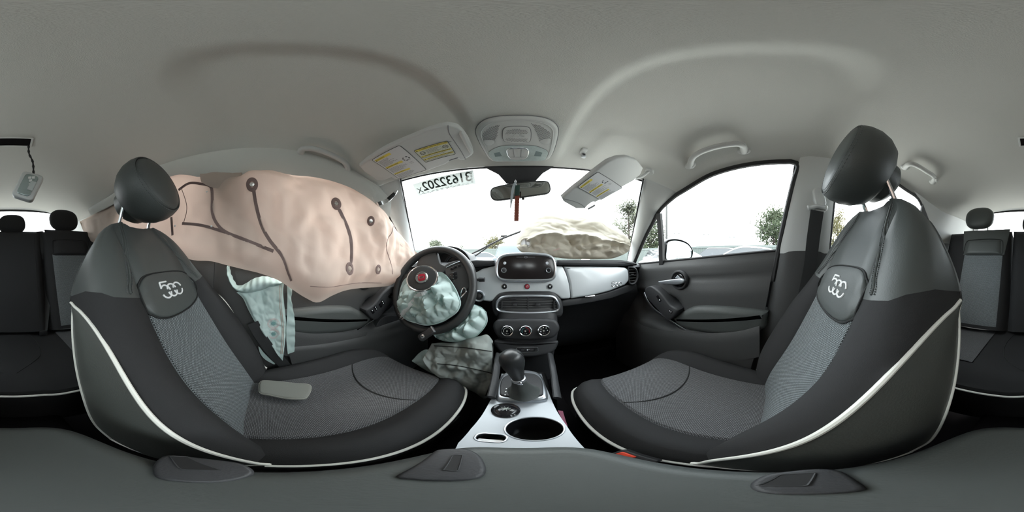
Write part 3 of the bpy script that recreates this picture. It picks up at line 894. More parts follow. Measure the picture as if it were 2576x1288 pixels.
    for k in range(25):
        a = -1 + 2*k/24; x = a * (XIc - .004); y = .295 - .045 * (1 - a*a)
        arcp.append(V((xc + x, y, zc(y) + .002)))
    mk('cross_seam', tube(arcp, .0022, 6), stitch_m, root)
    mk('seat_base', join(box((xc, (cy0+cy1)/2, -.70), (.36, .38, .12), None, .02), box((xc - .16, (cy0+cy1)/2, -.77), (.04, .5, .05)), box((xc + .16, (cy0+cy1)/2, -.77), (.04, .5, .05))), doorplastic, root)
    return root

profL = [(-.015, -.53), (-.062, -.40), (-.140, -.25), (-.232, -.09), (-.305, .03), (-.362, .098)]
profR = [(.05, -.53), (.022, -.40), (-.045, -.25), (-.125, -.08), (-.185, .05), (-.232, .133)]
driver = seat(-1, -.365, profL, -.05, .475, 'front_seat', 'black and grey front seat behind the steering wheel, white piping and round headrest',
     V((-.365, -.325, .208)), V((0, 1, .34)), (.104, .112), 'driver')
passenger = seat(1, .35, profR, .02, .465, 'front_seat', 'black and grey front seat beside the passenger door, white piping and raised round headrest',
     V((.35, -.185, .246)), V((0, 1, .28)), (.106, .122), 'passenger')

# ================================================================== back seat
rb = thing('rear_bench', 'black rear bench seat with grey cloth outer backrests and white front piping', 'back seat', (0, -.7, -.80))
def bq(a, h, off=0.):        # point on the backrest plane: lateral a, height h (0..1)
    n = V((0, .9195, .393)); return V((a, lerp(-.835, -1.085, h), lerp(-.42, .165, h))) + n * off
def back_block(x0, x1, name):
    rows = []
    NX, NHh = 24, 22
    for i in range(NHh + 1):
        h = i / NHh; r = []
        for j in range(NX + 1):
            a = j / NX; x = lerp(x0, x1, a)
            ed = min(a, 1 - a) * (x1 - x0); et = (1 - h) * .63
            k = sstep(0, .035, ed) * sstep(0, .05, et)
            r.append(bq(x, h, .045 * k))
        rows.append(r)
    return rows
def shellify(rows, d=.10):
    vs, fs = grid(rows); m = len(rows[0]); n = len(rows); k = len(vs)
    dn = V((0, -.925, -.38)) * d
    vs = list(vs) + [p + dn for r in rows for p in r]
    rim = [i for i in range(m)] + [j*m + m-1 for j in range(1, n)] + [(n-1)*m + i for i in range(m-2, -1, -1)] + [j*m for j in range(n-2, 0, -1)]
    fs = list(fs)
    for a, b in zip(rim, rim[1:] + rim[:1]): fs.append((b, a, a + k, b + k))
    return vs, fs
for x0, x1, nm in ((-.60, -.205, 'outer'), (-.20, .135, 'mid'), (.147, .60, 'outer')):
    bk = mk('backrest', shellify(back_block(x0, x1, nm)), rearfab, rb, smooth=60)
    if nm == 'outer':
        c = (x0 + x1) / 2 + (.02 if x0 < 0 else -.06); hw = .125
        def prow(h0, h1, w0, w1, off, n1=14, n2=14):
            rr = []
            for i in range(n1 + 1):
                h = lerp(h0, h1, i/n1); w = lerp(w0, w1, i/n1); r = []
                for j in range(n2 + 1):
                    a = -1 + 2*j/n2; e = max(abs(a)**10, abs(2*i/n1 - 1)**14)
                    r.append(bq(c + a*w, h, .046 + off * (1 - e)))
                rr.append(r)
            return rr
        rr = prow(.03, .71, hw*.98, hw, .008)
        tag(mk('backrest_insert', grid(rr), insert_m, bk, uv=[((p.x), p.z*1.1) for r in rr for p in r]), 'grey cloth insert of the rear backrest')
        mm = leather if x0 > 0 else rearfab
        mk('upper_pad', grid(prow(.70, .985, hw*1.08, hw*1.30, .012)), mm, bk, smooth=60)
        mk('upper_band', grid(prow(.69, .850, hw*1.0, hw*.96, .024)), mm, bk, smooth=60)
        arch = [bq(c + a_*hw, h_, .062) for a_, h_ in ((-1.02, .70), (-1.0, .80), (-.92, .845), (-.6, .858), (0, .862), (.6, .858), (.92, .845), (1.0, .80), (1.02, .70))]
        mk('arch_seam', tube(cr(arch, 40), .0022, 6), stitch_m, bk)
    else:
        mk('seam', tube([bq(x0 + .05, h, .046) for h in [k/10 for k in range(1, 10)]], .0015, 5), stitch_m, bk)
for px, py, x, rx, rz, y in ((160, 555, None, .106, .082, -1.10), (2465, 550, None, .106, .084, -1.10), (30, 565, None, .092, .070, -1.10)):
    p = AY(px, py, y)
    F = FR(p, V((0, 1, .25)), V((1, 0, 0)))
    prof = [(.3, -.45), (.7, -.42), (.93, -.22), (1., 0), (.95, .25), (.8, .4), (.5, .48), (.02, .5)]
    hr = mk('headrest', lathe([(r, z*.085) for r, z in [(a*rx, b) for a, b in prof]], F, 32, 1, rz/rx), leather if px > 2000 else rearfab, rb, smooth=60)
    # squarer outline
    for v in hr.data.vertices:
        q = F.inverted() @ v.co; a = q.x/rx; b = q.y/rz; rr = sqrt(a*a + b*b)
        if rr > .3:
            k = rr / max(1e-6, (abs(a)**2.6 + abs(b)**2.6) ** (1/2.6)); q.x *= k; q.y *= k; v.co = F @ q
    for m in (-1, 1):
        b = V((p.x + m*.055, p.y - .015, p.z - rz*.8))
        mk('headrest_post', tube([b, V((b.x, b.y, .12))], .005, 8), chrome, rb)
        mk('post_collar', lathe([(.014, 0), (.014, .014), (.010, .018)], Matrix.Translation((b.x, b.y, .155)), 14), rubber, rb, smooth=40)
# cushion
def cz(x, y):
    u = (y + .42) / (-.46)           # 0 front .. 1 back
    z = sinterp(u, [0, .06, .2, .6, 1.0], [-.455, -.428, -.412, -.418, -.440])
    for c in (-.37, .34):
        z += -.010 * math.exp(-((x - c)/.15)**2) * sstep(.05, .3, u)
    return z + .008 * sstep(.09, .05, abs(x + .03))
rows = []
for i in range(31):
    y = lerp(-.405, -.90, i/30); rows.append([V((lerp(-.62, .62, j/60), y - .035*(1-(lerp(-1, 1, j/60))**2)*0, cz(lerp(-.62, .62, j/60), y))) for j in range(61)])
fr = [V((p.x, p.y + .01, p.z - .03)) for p in rows[0]]; fr2 = [V((p.x, p.y - .04, -.72)) for p in rows[0]]
cu = mk('cushion', grid([fr2, fr] + rows), rearfab, rb, smooth=60)
mk('piping', tube([p + V((0, .012, -.012)) for p in rows[0]], .0038, 8), whitepipe, rb)
for c in (-.37, .335):
    rr = [[V((c + a*.135, y, cz(c + a*.135, y) + .004 + .004*(1-a**6))) for a in [-1 + k/8 for k in range(17)]] for y in [lerp(-.50, -.84, i/20) for i in range(21)]]
    mk('cushion_insert', grid(rr), insert_r, rb, uv=[(p.x, p.y) for r in rr for p in r])
for sx in (-1, 1):
    pts = [V((sx*.10, -.82, 0)), V((sx*.12, -.68, 0)), V((sx*.10, -.56, 0)), V((sx*.02, -.47, 0))]
    mk('seam', tube([V((p.x, p.y, cz(p.x, p.y) + .0005)) for p in cr(pts, 20)], .0018, 5), stitch_m, cu)
# buckles
for px, py, lab in ((112, 860, 'red release button of the buckle beside the hanging belt'), (2516, 862, 'red release button of the buckle, inner of two'), (2535, 862, 'red release button of the buckle, outer of two')):
    p = AZ(px, py, -.425); p = D(px, py) * .905
    t = thing('belt_buckle', {112: 'black belt buckle with red button on the rear bench below the hanging belt', 2516: 'black rear belt buckle with red button, farther from the middle of a pair', 2535: 'black rear belt buckle with red button, nearer the middle of a pair'}[px], 'buckle', p - V((0, 0, .05)), 'rear belt buckles')
    F = FR(p, V((0, .75, .65)), (1, 0, 0))
    mk('buckle_body', slab(rrect(.030, .050, .005), F, .0, .004, -.018), rubber, t, smooth=40)
    mk('release_button', slab(rrect(.024, .030, .003, 4, 0, -.004), F, .003, .002, -.004), redbuckle, t, smooth=40)
# ================================================================== dashboard
dash = thing('dashboard', 'dark grey dashboard with silver fascia panels across the car', 'dashboard', (0, .85, -.80))
pr = [(1.09, -.05), (.95, -.040), (.80, -.034), (.745, -.034), (.722, -.042), (.716, -.060), (.735, -.072), (.738, -.16), (.722, -.185), (.730, -.215), (.775, -.29), (.83, -.38), (.88, -.50), (.95, -.60), (1.06, -.66)]
pr = [(p.y, p.z) for p in cr([V((0, a, b)) for a, b in pr], 60)]
xs = [lerp(-.70, .70, i/60) for i in range(61)]
def dy(x): return -.05 * sstep(.52, .68, abs(x)) * 0
rows = [[V((x, y - (.0 if y > 1 else 0), z - .012*sstep(.45, .68, abs(x)))) for x in xs] for y, z in pr]
mk('dash_body', grid(rows), dashplastic, dash, smooth=50)
# overhanging top lip on the passenger side and left of the screen
lip_n = V((0, -1, .12)).normalized()
Fd = FR((0, .702, -.08), lip_n, (1, 0, 0))
sil = silver
cen = [(1190, 690), (1215, 676), (1250, 668), (1400, 670), (1415, 671), (1424, 690), (1431, 715), (1433, 735), (1434, 750), (1412, 752), (1398, 740), (1380, 735), (1270, 735), (1256, 739), (1246, 752), (1236, 758), (1215, 756), (1195, 735), (1185, 712)]
mk('centre_fascia', slab(res([V((p.x, p.y, 0)) for p in pxf(Fd, cen + cen[:1])], 90, True), Fd, .012, .008, -.05, 4), sil, dash, smooth=50)
lid = [(1418, 671), (1481, 671), (1550, 671.5), (1570, 673), (1577, 679), (1580, 690), (1579, 705), (1570, 716), (1530, 732), (1490, 742), (1465, 746), (1436, 750), (1434, 735), (1431, 712), (1425, 690)]
Fl = FR((0, .700, -.08), lip_n, (1, 0, 0))
g = mk('glovebox_lid', slab(res([V((p.x, p.y, 0)) for p in pxf(Fl, lid + lid[:1])], 90, True), Fl, .014, .010, -.05, 4), sil, dash, smooth=50)
tag(g, 'silver painted glovebox lid')
# wave relief, the mark and the pull of the lid
q = pxf(Fl, [(1547, 714)])[0]
tb = [tube([fp(Fl, q.x + p.x, q.y + p.y, .0146) for p in cr([V((a, b, 0)) for a, b in pl], 14)], .0016, 6) for pl in stroke500(.062, .022)]
tag(mk('lid_mark', join(*tb), chrome, g), 'small chrome 500 numeral mark')
a, b = pxf(Fl, [(1468, 746), (1492, 743)])
mk('lid_pull', tube([fp(Fl, a.x, a.y, .016), fp(Fl, b.x, b.y, .016)], .0035, 8), chrome, g)
# dark trough under the silver lid
un = [(1434, 752), (1470, 748), (1530, 734), (1572, 719), (1590, 712), (1602, 716), (1590, 732), (1540, 750), (1470, 764), (1412, 772), (1412, 756)]
mk('lower_trough', slab(res([V((p.x, p.y, 0)) for p in pxf(Fl, un + un[:1])], 80, True), Fl, .004, .006, -.06), dashplastic, dash, smooth=50)
tp = [(1400, 655), (1480, 654), (1560, 655), (1590, 660), (1600, 668), (1570, 669), (1480, 668), (1400, 667)]
mk('top_lip', slab(res([V((p.x, p.y, 0)) for p in pxf(Fl, tp + tp[:1])], 60, True), Fl, .022, .009, -.06, 4), dashplastic, dash, smooth=50)
tp = [(1246, 655), (1225, 655), (1200, 654), (1180, 656), (1186, 672), (1215, 671), (1246, 667)]
mk('top_lip', slab(res([V((p.x, p.y, 0)) for p in pxf(Fl, tp + tp[:1])], 60, True), Fl, .018, .008, -.06, 4), dashplastic, dash, smooth=50)

# ---------------- air vents
vent_slat = M('vent_slat', (.09, .092, .095), .35, spec=.5)
def vent(outl, F, name, slats, label, rim, tabs, divider=True, parent=dash):
    p = ccw(spoly(pxf(F, outl), 72))
    v = mk(name, bezel(p, F, [(0, -.04), (0, .004), (.002, .008), (.006, .010), (.010, .007), (.012, .0), (.013, -.03)]), rim, parent, smooth=40)
    tag(v, label)
    ins = inset(p, .012)
    bk = mk('vent_cavity', slab(ins, F, -.028, 0, -.03), rubber, v, smooth=0)
    x0, x1 = min(q.x for q in ins), max(q.x for q in ins); y0, y1 = min(q.y for q in ins), max(q.y for q in ins)
    def span(y):
        xsn = []
        for i in range(len(ins)):
            a, b = ins[i-1], ins[i]
            if (a.y - y) * (b.y - y) < 0: xsn.append(a.x + (b.x-a.x)*(y-a.y)/(b.y-a.y))
        return (min(xsn), max(xsn)) if len(xsn) > 1 else (0, 0)
    for k in range(slats):
        y = lerp(y0, y1, (k + .75) / (slats + .5)); a, b = span(y)
        c = (a + b) / 2
        R = Matrix((F.col[0].xyz, F.col[1].xyz, F.col[2].xyz)).transposed()
        mk('slat', box(fp(F, c, y, -.006), (b - a, .0030, .014), R, .001), vent_slat, v, smooth=40)
    if divider:
        R = Matrix((F.col[0].xyz, F.col[1].xyz, F.col[2].xyz)).transposed()
        mk('divider', box(fp(F, (x0+x1)/2, (y0+y1)/2, -.008), (.006, (y1-y0)*.98, .018), R, .001), dashplastic, v, smooth=40)
    for px, py, w, h in tabs:
        q = pxf(F, [(px, py)])[0]
        R = Matrix((F.col[0].xyz, F.col[1].xyz, F.col[2].xyz)).transposed()
        mk('vent_tab', box(fp(F, q.x, q.y, .0), (w, h, .014), R, .003), dashplastic, v, smooth=40)
    return v
Fv = FR((0, .665, -.195), V((0, -1, .10)), (1, 0, 0))
vent([(1246, 771), (1249, 757), (1262, 745), (1290, 741.5), (1330, 741), (1366, 741.5), (1393, 744), (1404, 756), (1409, 770), (1405, 782), (1390, 787), (1330, 790), (1266, 787), (1250, 781)], Fv, 'centre_vent', 5,
     'wide centre air vent with silver rim', satin, [(1295, 766, .022, .012), (1353, 766, .022, .012), (1290, 750, .030, .008), (1262, 766, .006, .034), (1393, 766, .006, .034)])
# hood over the centre vent
hoodp = [(1236, 762), (1246, 745), (1262, 736), (1300, 733), (1380, 733), (1402, 742), (1416, 760), (1418, 790), (1405, 800), (1330, 803), (1255, 800), (1240, 790)]
mk('vent_surround', slab(spoly(pxf(Fv, hoodp), 60), Fv, -.004, .014, -.12, 4), dashplastic, dash, smooth=50)
Fe = FR((.55, .690, -.06), V((-.25, -1, .10)), (1, -.25, 0))
vent([(1577, 674), (1583, 670), (1596, 672), (1604, 684), (1605, 700), (1598, 714), (1586, 717), (1579, 708)], Fe, 'end_vent', 5, 'oval end vent beside the passenger door', dashplastic, [(1590, 691, .018, .008)], False)

# ---------------- touchscreen
Fs = FR((0, .672, -.05), V((0, -1, .10)), (1, 0, 0))
outl = spoly(pxf(Fs, [(1246, 690), (1246, 668), (1252, 649), (1267, 639), (1290, 636), (1323, 635), (1356, 636), (1379, 639), (1394, 649), (1400, 668), (1400, 690), (1394, 703), (1378, 709), (1326, 710), (1272, 709), (1253, 703)]), 80)
po = ccw(outl)
scr = tag(mk('touchscreen', bezel(po, Fs, [(0, -.06), (0, .0), (.003, .006), (.008, .008), (.012, .006), (.0135, .002)]), satin, dash, smooth=40), 'dark blank touchscreen unit with silver rim')
mk('screen_glass', slab(inset(po, .012), Fs, .003, .001, -.01), M('screen_glass', (.020, .016, .016), .16, spec=.5, vary=(40, .2)), scr, smooth=40)
for px in (1268, 1379):
    q = pxf(Fs, [(px, 680)])[0]; Fk = Matrix.Translation(fp(Fs, q.x, q.y, .003)) @ Fs.to_3x3().to_4x4()
    mk('volume_knob', lathe([(.0110, 0), (.0110, .006), (.0095, .009), (.0085, .0085), (.001, .0085)], Fk, 24), satin, scr, smooth=40)
    mk('knob_face', lathe([(.0078, .0086), (.0076, .0092), (.001, .0092)], Fk, 20), piano, scr, smooth=40)
    q = pxf(Fs, [(px + (2 if px < 1300 else -3), 662)])[0]; Fk = Matrix.Translation(fp(Fs, q.x, q.y, .003)) @ Fs.to_3x3().to_4x4()
    mk('screen_button', lathe([(.0065, 0), (.0065, .002), (.0055, .003), (.001, .003)], Fk, 20), satin, scr, smooth=40)
q0, q1 = pxf(Fs, [(1299, 647), (1346, 647)])
mk('badge_line', join(tube([fp(Fs, q0.x, q0.y, .004), fp(Fs, (q0.x+q1.x)/2 - .008, q0.y, .004)], .0006, 4), tube([fp(Fs, (q0.x+q1.x)/2 + .008, q0.y, .004), fp(Fs, q1.x, q1.y, .004)], .0006, 4),
   tube([fp(Fs, (q0.x+q1.x)/2 + .007*cos(k*pi/8), q0.y + .0035*sin(k*pi/8), .004) for k in range(16)], .0007, 4, True)), satin, scr)
mk('screen_arm', box(fp(Fs, 0.025, -.02, -.07), (.14, .10, .03), None, .01), dashplastic, scr)
# ---------------- three push buttons
redbtn = M('hazard_red', (.42, .02, .04), .25, coat=.3)
for px, m_, lab in ((1270, piano, 'black round button left of the hazard button'), (1326, redbtn, 'round red hazard warning button below the screen'), (1382, piano, 'black round button right of the hazard button')):
    q = pxf(Fd, [(px, 720)])[0]; Fk = Matrix.Translation(fp(Fd, q.x, q.y, .012)) @ Fd.to_3x3().to_4x4()
    t = mk('push_button', lathe([(.0125, -.01), (.0125, .002), (.0115, .0045), (.0100, .0045), (.0095, .002)], Fk, 28, cap0=False, cap1=False), chrome, dash, smooth=40)
    tag(t, lab)
    mk('button_face', lathe([(.0096, .001), (.0092, .0032), (.006, .0042), (.001, .0044)], Fk, 28), m_, t, smooth=40)
    if px == 1326:
        tri = [fp(Fk, .0055*cos(a), .0055*sin(a) - .0005, .0048) for a in (pi/2, pi*7/6, pi*11/6)]
        mk('button_symbol', tube(res(tri + tri[:1], 12, True), .0006, 4, True), white, t)
    else:
        mk('button_symbol', slab(rrect(.005, .007, .002), Fk, .0050, 0, .004), white, t, smooth=0)

# ---------------- centre stack: climate pod, USB pod
loops = []
for z, y0, x0, x1 in ((-.10, .70, -.10, .145), (-.19, .685, -.108, .152), (-.235, .655, -.108, .152), (-.25, .640, -.106, .150), (-.34, .61, -.10, .146), (-.38, .60, -.092, .138), (-.46, .615, -.09, .13), (-.60, .62, -.09, .13)):
    loops.append([V((q.x + (x0+x1)/2, q.y + y0 + .12, z)) for q in rrect(x1 - x0, .24, .05, 6)])
mk('centre_stack', loft(loops), dashplastic, dash, smooth=50)
Fc = FR((0, .610, -.29), V((0, -1, .30)), (1, 0, 0))
pod = [(1240, 822), (1246, 808), (1262, 802), (1320, 801), (1385, 802), (1402, 810), (1407, 828), (1394, 847), (1370, 853), (1321, 855), (1275, 852), (1251, 845)]
cp = mk('climate_pod', slab(spoly(pxf(Fc, pod), 72), Fc, .012, .014, -.08, 4), dashplastic, dash, smooth=50)
tag(cp, 'rounded pod with three round climate dials')
for i, (px, py) in enumerate(((1277.5, 830), (1322, 830), (1366.5, 829))):
    q = pxf(Fc, [(px, py)])[0]; Fk = Matrix.Translation(fp(Fc, q.x, q.y, .012)) @ Fc.to_3x3().to_4x4()
    dl = mk('climate_dial', lathe([(.0245, -.006), (.0245, .004), (.0225, .016), (.0205, .018), (.0185, .017), (.0180, .012)], Fk, 36, cap0=False, cap1=False), [chrome, chrome, chrome][i], cp, smooth=40)
    f = mk('dial_face', lathe([(.0182, .012), (.001, .0125)], Fk, 36), piano, dl, smooth=0)
    arc = lambda a0, a1, r=.0135: [fp(Fk, r*cos(radians(lerp(a0, a1, k/12))), r*sin(radians(lerp(a0, a1, k/12))), .0132) for k in range(13)]
    if i == 0:
        mk('dial_scale', tube(arc(200, -20), .0012, 4), M('scale_grey', (.6, .62, .6), .5), dl)
    elif i == 1:
        mk('dial_scale', tube(arc(210, 90), .0012, 4), M('scale_blue', (.05, .2, .22), .5), dl)
        mk('dial_scale', tube(arc(90, -30), .0012, 4), M('scale_red', (.5, .03, .06), .5), dl)
    else:
        mk('dial_scale', join(*[slab(rrect(.0035, .0035, .0008, 2, .0125*cos(radians(a)), .0125*sin(radians(a))), Fk, .0134, 0, .012) for a in (200, 150, 100, 50, 0)]), white, dl, smooth=0)
    mk('dial_mark', join(slab(rrect(.005, .006, .001, 2, -.001, -.001), Fk, .0134, 0, .012), slab(rrect(.002, .002, .0004, 2, -.003, -.011), Fk, .0134, 0, .012), slab(rrect(.002, .002, .0004, 2, .003, -.011), Fk, .0134, 0, .012)), M('mark_%d' % i, (.45, .45, .40), .5), dl, smooth=0)
Fu = FR((0, .585, -.37), V((0, -1, .45)), (1, 0, 0))
pod2 = [(1244, 856), (1300, 862), (1345, 862), (1400, 856), (1403, 868), (1392, 885), (1365, 895), (1325, 898), (1280, 895), (1254, 882)]
up_ = mk('socket_pod', slab(spoly(pxf(Fu, pod2), 60), Fu, .006, .012, -.09, 4), dashplastic, dash, smooth=50)
q0, q1 = pxf(Fu, [(1300, 879), (1353, 879)])
wq = (q1 - q0).length; cq = (q0 + q1) / 2
mk('socket_plate', slab(rrect(wq, wq*.25, .004, 4, cq.x, cq.y), Fu, .0085, .001, .004), piano, up_, smooth=40)
mk('plate_rim', tube([fp(Fu, p.x, p.y, .0085) for p in rrect(wq, wq*.25, .004, 4, cq.x, cq.y)], .0007, 4, True), satin, up_)
for k in (-1, 1):
    mk('usb_port', join(slab(rrect(.012, .005, .001, 2, cq.x + k*.016, cq.y), Fu, .0092, .0003, .007)), dashplastic, up_, smooth=0)
mk('socket_mark', slab(rrect(.003, .005, .001, 2, cq.x, cq.y), Fu, .0094, 0, .008), white, up_, smooth=0)

# ================================================================== centre console
con = thing('centre_console', 'silver topped centre console with cup holder between the front seats', 'console', (0, .25, -.80))
Z0 = -.42
Fz = Matrix.Translation((0, 0, Z0))
sidep = [(1140, 1140), (1153, 1114), (1185, 1078), (1212, 1045), (1232, 1010), (1246, 987), (1254, 965), (1262, 940), (1362, 940), (1370, 965), (1380, 987), (1399, 1031), (1425, 1070), (1450, 1105), (1468, 1125), (1485, 1142)]
P = ccw(pxf(Fz, sidep))
# top plate with real openings: ring faces round each opening
def plate(outer, holes, F, h, depth, mat, name, parent):
    import mathutils.geometry as mg
    loops3 = [[V((p.x, p.y, 0)) for p in outer]] + [[V((p.x, p.y, 0)) for p in hh] for hh in holes]
    tris = mg.tessellate_polygon(loops3)
    flat = [p for l in loops3 for p in l]
    vs = [fp(F, p.x, p.y, h) for p in flat] + [fp(F, p.x, p.y, h - depth) for p in flat]; n = len(flat)
    fs = [tuple(t) for t in tris]; k = 0
    for l in loops3:
        m = len(l)
        for i in range(m):
            a, b = k + i, k + (i+1) % m; fs.append((a, b, b + n, a + n))
        k += m
    return mk(name, (vs, fs), mat, parent, smooth=40)
cupc = pxf(Fz, [(1345, 1078)])[0]; slotc = pxf(Fz, [(1227, 1101)])[0]
cup = ell(.043, .040, 40, cupc.x, cupc.y)
slot = rrect(.040, .026, .011, 5, slotc.x + .004, slotc.y)
plate(P, [cup, slot], Fz, 0, .012, console_silver, 'console_top', con)
for pl in (cup, slot):
    mk('opening_rim', tube([fp(Fz, p.x, p.y, .0005) for p in pl], .0018, 6, True), satin, con)
base = [fp(Fz, p.x, p.y, -.006) for p in P]
mk('console_body', loft([[V((p.x*1.0, p.y, Z0 - .010)) for p in base], [V((p.x*1.15, p.y, Z0 - .10)) for p in base], [V((p.x*1.25, p.y, -.66)) for p in base]], False, True), dashplastic, con, smooth=50)
mk('cup_well', loft([[fp(Fz, p.x, p.y, -.001) for p in cup], [fp(Fz, lerp(cupc.x, p.x, .95), lerp(cupc.y, p.y, .95), -.030) for p in cup], [fp(Fz, lerp(cupc.x, p.x, .86), lerp(cupc.y, p.y, .86), -.075) for p in cup]], False, True), piano, con, smooth=40)
mk('slot_well', loft([[fp(Fz, p.x, p.y, -.001) for p in slot], [fp(Fz, p.x, p.y, -.035) for p in slot]], False, True), piano, con, smooth=40)
mk('slot_tray', slab(rrect(.034, .012, .003, 3, slotc.x + .004, slotc.y - .005), Fz, -.010, .002, -.03), white, con, smooth=40)
# round mode dial
dc = pxf(Fz, [(1272, 1033)])[0]; Fk = Fz @ Matrix.Translation((dc.x, dc.y, 0))
md = mk('mode_dial', lathe([(.0275, 0), (.0275, .004), (.024, .007), (.021, .005), (.020, .006), (.012, .009), (.001, .010)], Fk, 36), piano, con, smooth=40)
stk = [tube([fp(Fk, 0, 0, .0105), fp(Fk, .010*cos(a), .008*sin(a), .0100)], .0008, 4) for a in [k*pi/4 + .3 for k in range(8)]]
mk('dial_mark', join(*stk), M('dial_mark', (.4, .45, .42), .5), md)
# gear selector surround
Fg = Matrix.Translation((0, 0, -.405))
sg = spoly(pxf(Fg, [(1257, 985), (1262, 957), (1280, 944), (1310, 940), (1345, 943), (1362, 957), (1367, 985), (1360, 997), (1312, 1000), (1264, 997)]), 60)
c0 = [(1248, 1000), (1252, 965), (1272, 942), (1312, 936), (1350, 941), (1368, 960), (1378, 1000), (1366, 1011), (1312, 1014), (1260, 1011)]
mk('selector_plinth', slab(spoly(pxf(Fz, c0), 60), Fz, .015, .010, -.005, 4), satin, con, smooth=50)
sp_ = mk('selector_plate', slab(sg, Fg, .006, .004, -.01), dashplastic, con, smooth=50)
# side rails rising to the dash
for pts, r_ in (([(1402, 1002), (1396, 960), (1390, 920), (1384, 892)], .012), ([(1236, 1000), (1244, 960), (1250, 920), (1254, 892)], .012)):
    ys = [.335, .40, .46, .54]
    pth = [AY(px, py, y) for (px, py), y in zip(pts, ys)]
    mk('side_rail', tube(cr(pth, 20), r_, 10, flat=.6), dashplastic, con, smooth=50)
    mk('side_wall', grid([cr(pth, 12), [V((p.x, p.y, -.70)) for p in cr(pth, 12)]]), dashplastic, con, smooth=50)
mk('oddments_tray', slab(rrect(.13, .16, .02, 4, .015, .47), Matrix.Translation((0, 0, -.47)), .0, .01, -.02), rubber, con, smooth=40)

# ---------------- gear lever
bx0 = V((.004, .365, -.400))
gl = thing('gear_lever', 'black gear lever with bulbous leather knob and gaiter', 'gear lever', bx0)
kt = V((-.021, .347, -.262))
ax = (kt - bx0).normalized()
Fb = FR(bx0, (0, 0, 1), (1, 0, 0))
lp = []
for k in range(9):
    t = k/8; c = bx0.lerp(bx0.lerp(kt, .50), t); rx, ry = lerp(.038, .013, t ** .6), lerp(.042, .013, t ** .6)
    lp.append([c + V((rx*cos(a)*(1 + .05*sin(5*a + 4*t)), ry*sin(a)*(1 + .05*cos(4*a)), 0)) for a in [2*pi*j/28 for j in range(28)]])
mk('gaiter', loft(lp), leather, gl, smooth=50)
Fk = FR(bx0.lerp(kt, .42), ax, (1, 0, 0))
mk('collar', lathe([(.014, 0), (.017, .003), (.017, .012), (.015, .014)], Fk, 24), satin, gl, smooth=40)
mk('collar_badge', lathe([(.006, 0), (.006, .003), (.003, .0045)], FR(fp(Fk, .004, -.017, .006), -Fk.col[1].xyz, (1, 0, 0)), 16), chrome, gl, smooth=40)
mk('knob', lathe([(.0145, .012), (.0155, .025), (.019, .045), (.0245, .065), (.0275, .080), (.0275, .092), (.0245, .104), (.017, .112), (.008, .115), (.001, .1155)], Fk, 32), piano and M('knob_leather', (.03, .032, .034), .32, spec=.5), gl, smooth=60)
mk('knob_seam', tube([fp(Fk, .0279*cos(a)*0 + .0002, 0, 0) for a in (0,)] * 2 if False else [fp(Fk, r, .0005, h) for r, h in ((.0158, .025), (.0193, .045), (.0248, .065), (.0278, .080), (.0278, .092), (.0248, .104), (.0173, .112))], .0007, 4), stitch_m, gl)
mk('gate_marks', join(*[slab(rrect(.003, .004, .0008, 2, -.040, .01 - k*.014), FR((bx0.x, bx0.y, -.399), (0, 0, 1), (1, 0, 0)), .001, 0, 0) for k in range(3)]), white, gl, smooth=0)

# ---------------- armrest
arm = thing('armrest_box', 'dark leatherette centre armrest lid between the front seat backs', 'armrest', (0, -.02, -.80))
Fa = Matrix.Translation((0, 0, -.335))
ao = []
for k in range(72):
    a = 2*pi*k/72; e = 2/3.6; cx, cy = cos(a), sin(a)
    X_ = (abs(cx)**e) * (1 if cx > 0 else -1); Y_ = (abs(cy)**e) * (1 if cy > 0 else -1)
    ao.append(V((X_*.074*(1 - .06*Y_), -.022 + Y_*.145)))
mk('lid', slab(ao, Fa, .055, .020, 0, 6), leather, arm, smooth=60)
mk('lid_seam', tube([fp(Fa, p.x, p.y, .030) for p in inset(ccw(ao), -.0008)], .0018, 6, True), stitch_m, arm)
mk('box', loft([[fp(Fa, p.x, p.y, 0) for p in inset(ccw(ao), .006)], [fp(Fa, p.x*.95, p.y, -.33) for p in inset(ccw(ao), .006)]]), dashplastic, arm, smooth=50)
# stitched copies of the camera foot, added as slotted bosses on the lid
Ft_ = Matrix.Translation((0, 0, -.2795))
for bo, so in (([(1085, 1142), (1110, 1131), (1170, 1130), (1205, 1145), (1222, 1175), (1212, 1200), (1150, 1210), (1040, 1207), (1000, 1195)], [(1114, 1184), (1138, 1146), (1164, 1146), (1152, 1186)]),
               ([(388, 1168), (420, 1146), (500, 1152), (600, 1165), (640, 1190), (560, 1213), (450, 1212), (392, 1200)], [(428, 1150), (468, 1149), (556, 1184), (452, 1181)]),
               ([(1890, 1215), (1940, 1192), (2050, 1180), (2120, 1188), (2180, 1228), (2080, 1243), (1920, 1240)], [(1905, 1222), (1962, 1195), (2052, 1190), (2030, 1224)])):
    b1 = ccw(spoly(pxf(Ft_, bo), 40)); b2 = ccw(res([V((q.x, q.y, 0)) for q in pxf(Ft_, so + so[:1])], 24, True))
    lt = mk('camera_foot', slab(b1, Ft_, .003, .003, -.05, 3), dashplastic, arm, smooth=50)
    mk('camera_foot_slot', slab(b2, Ft_, .0036, 0, .002), rubber, lt, smooth=0)
    mk('slot_rim', tube([fp(Ft_, q.x, q.y, .0036) for q in b2], .0006, 5, True), dashplastic, lt)
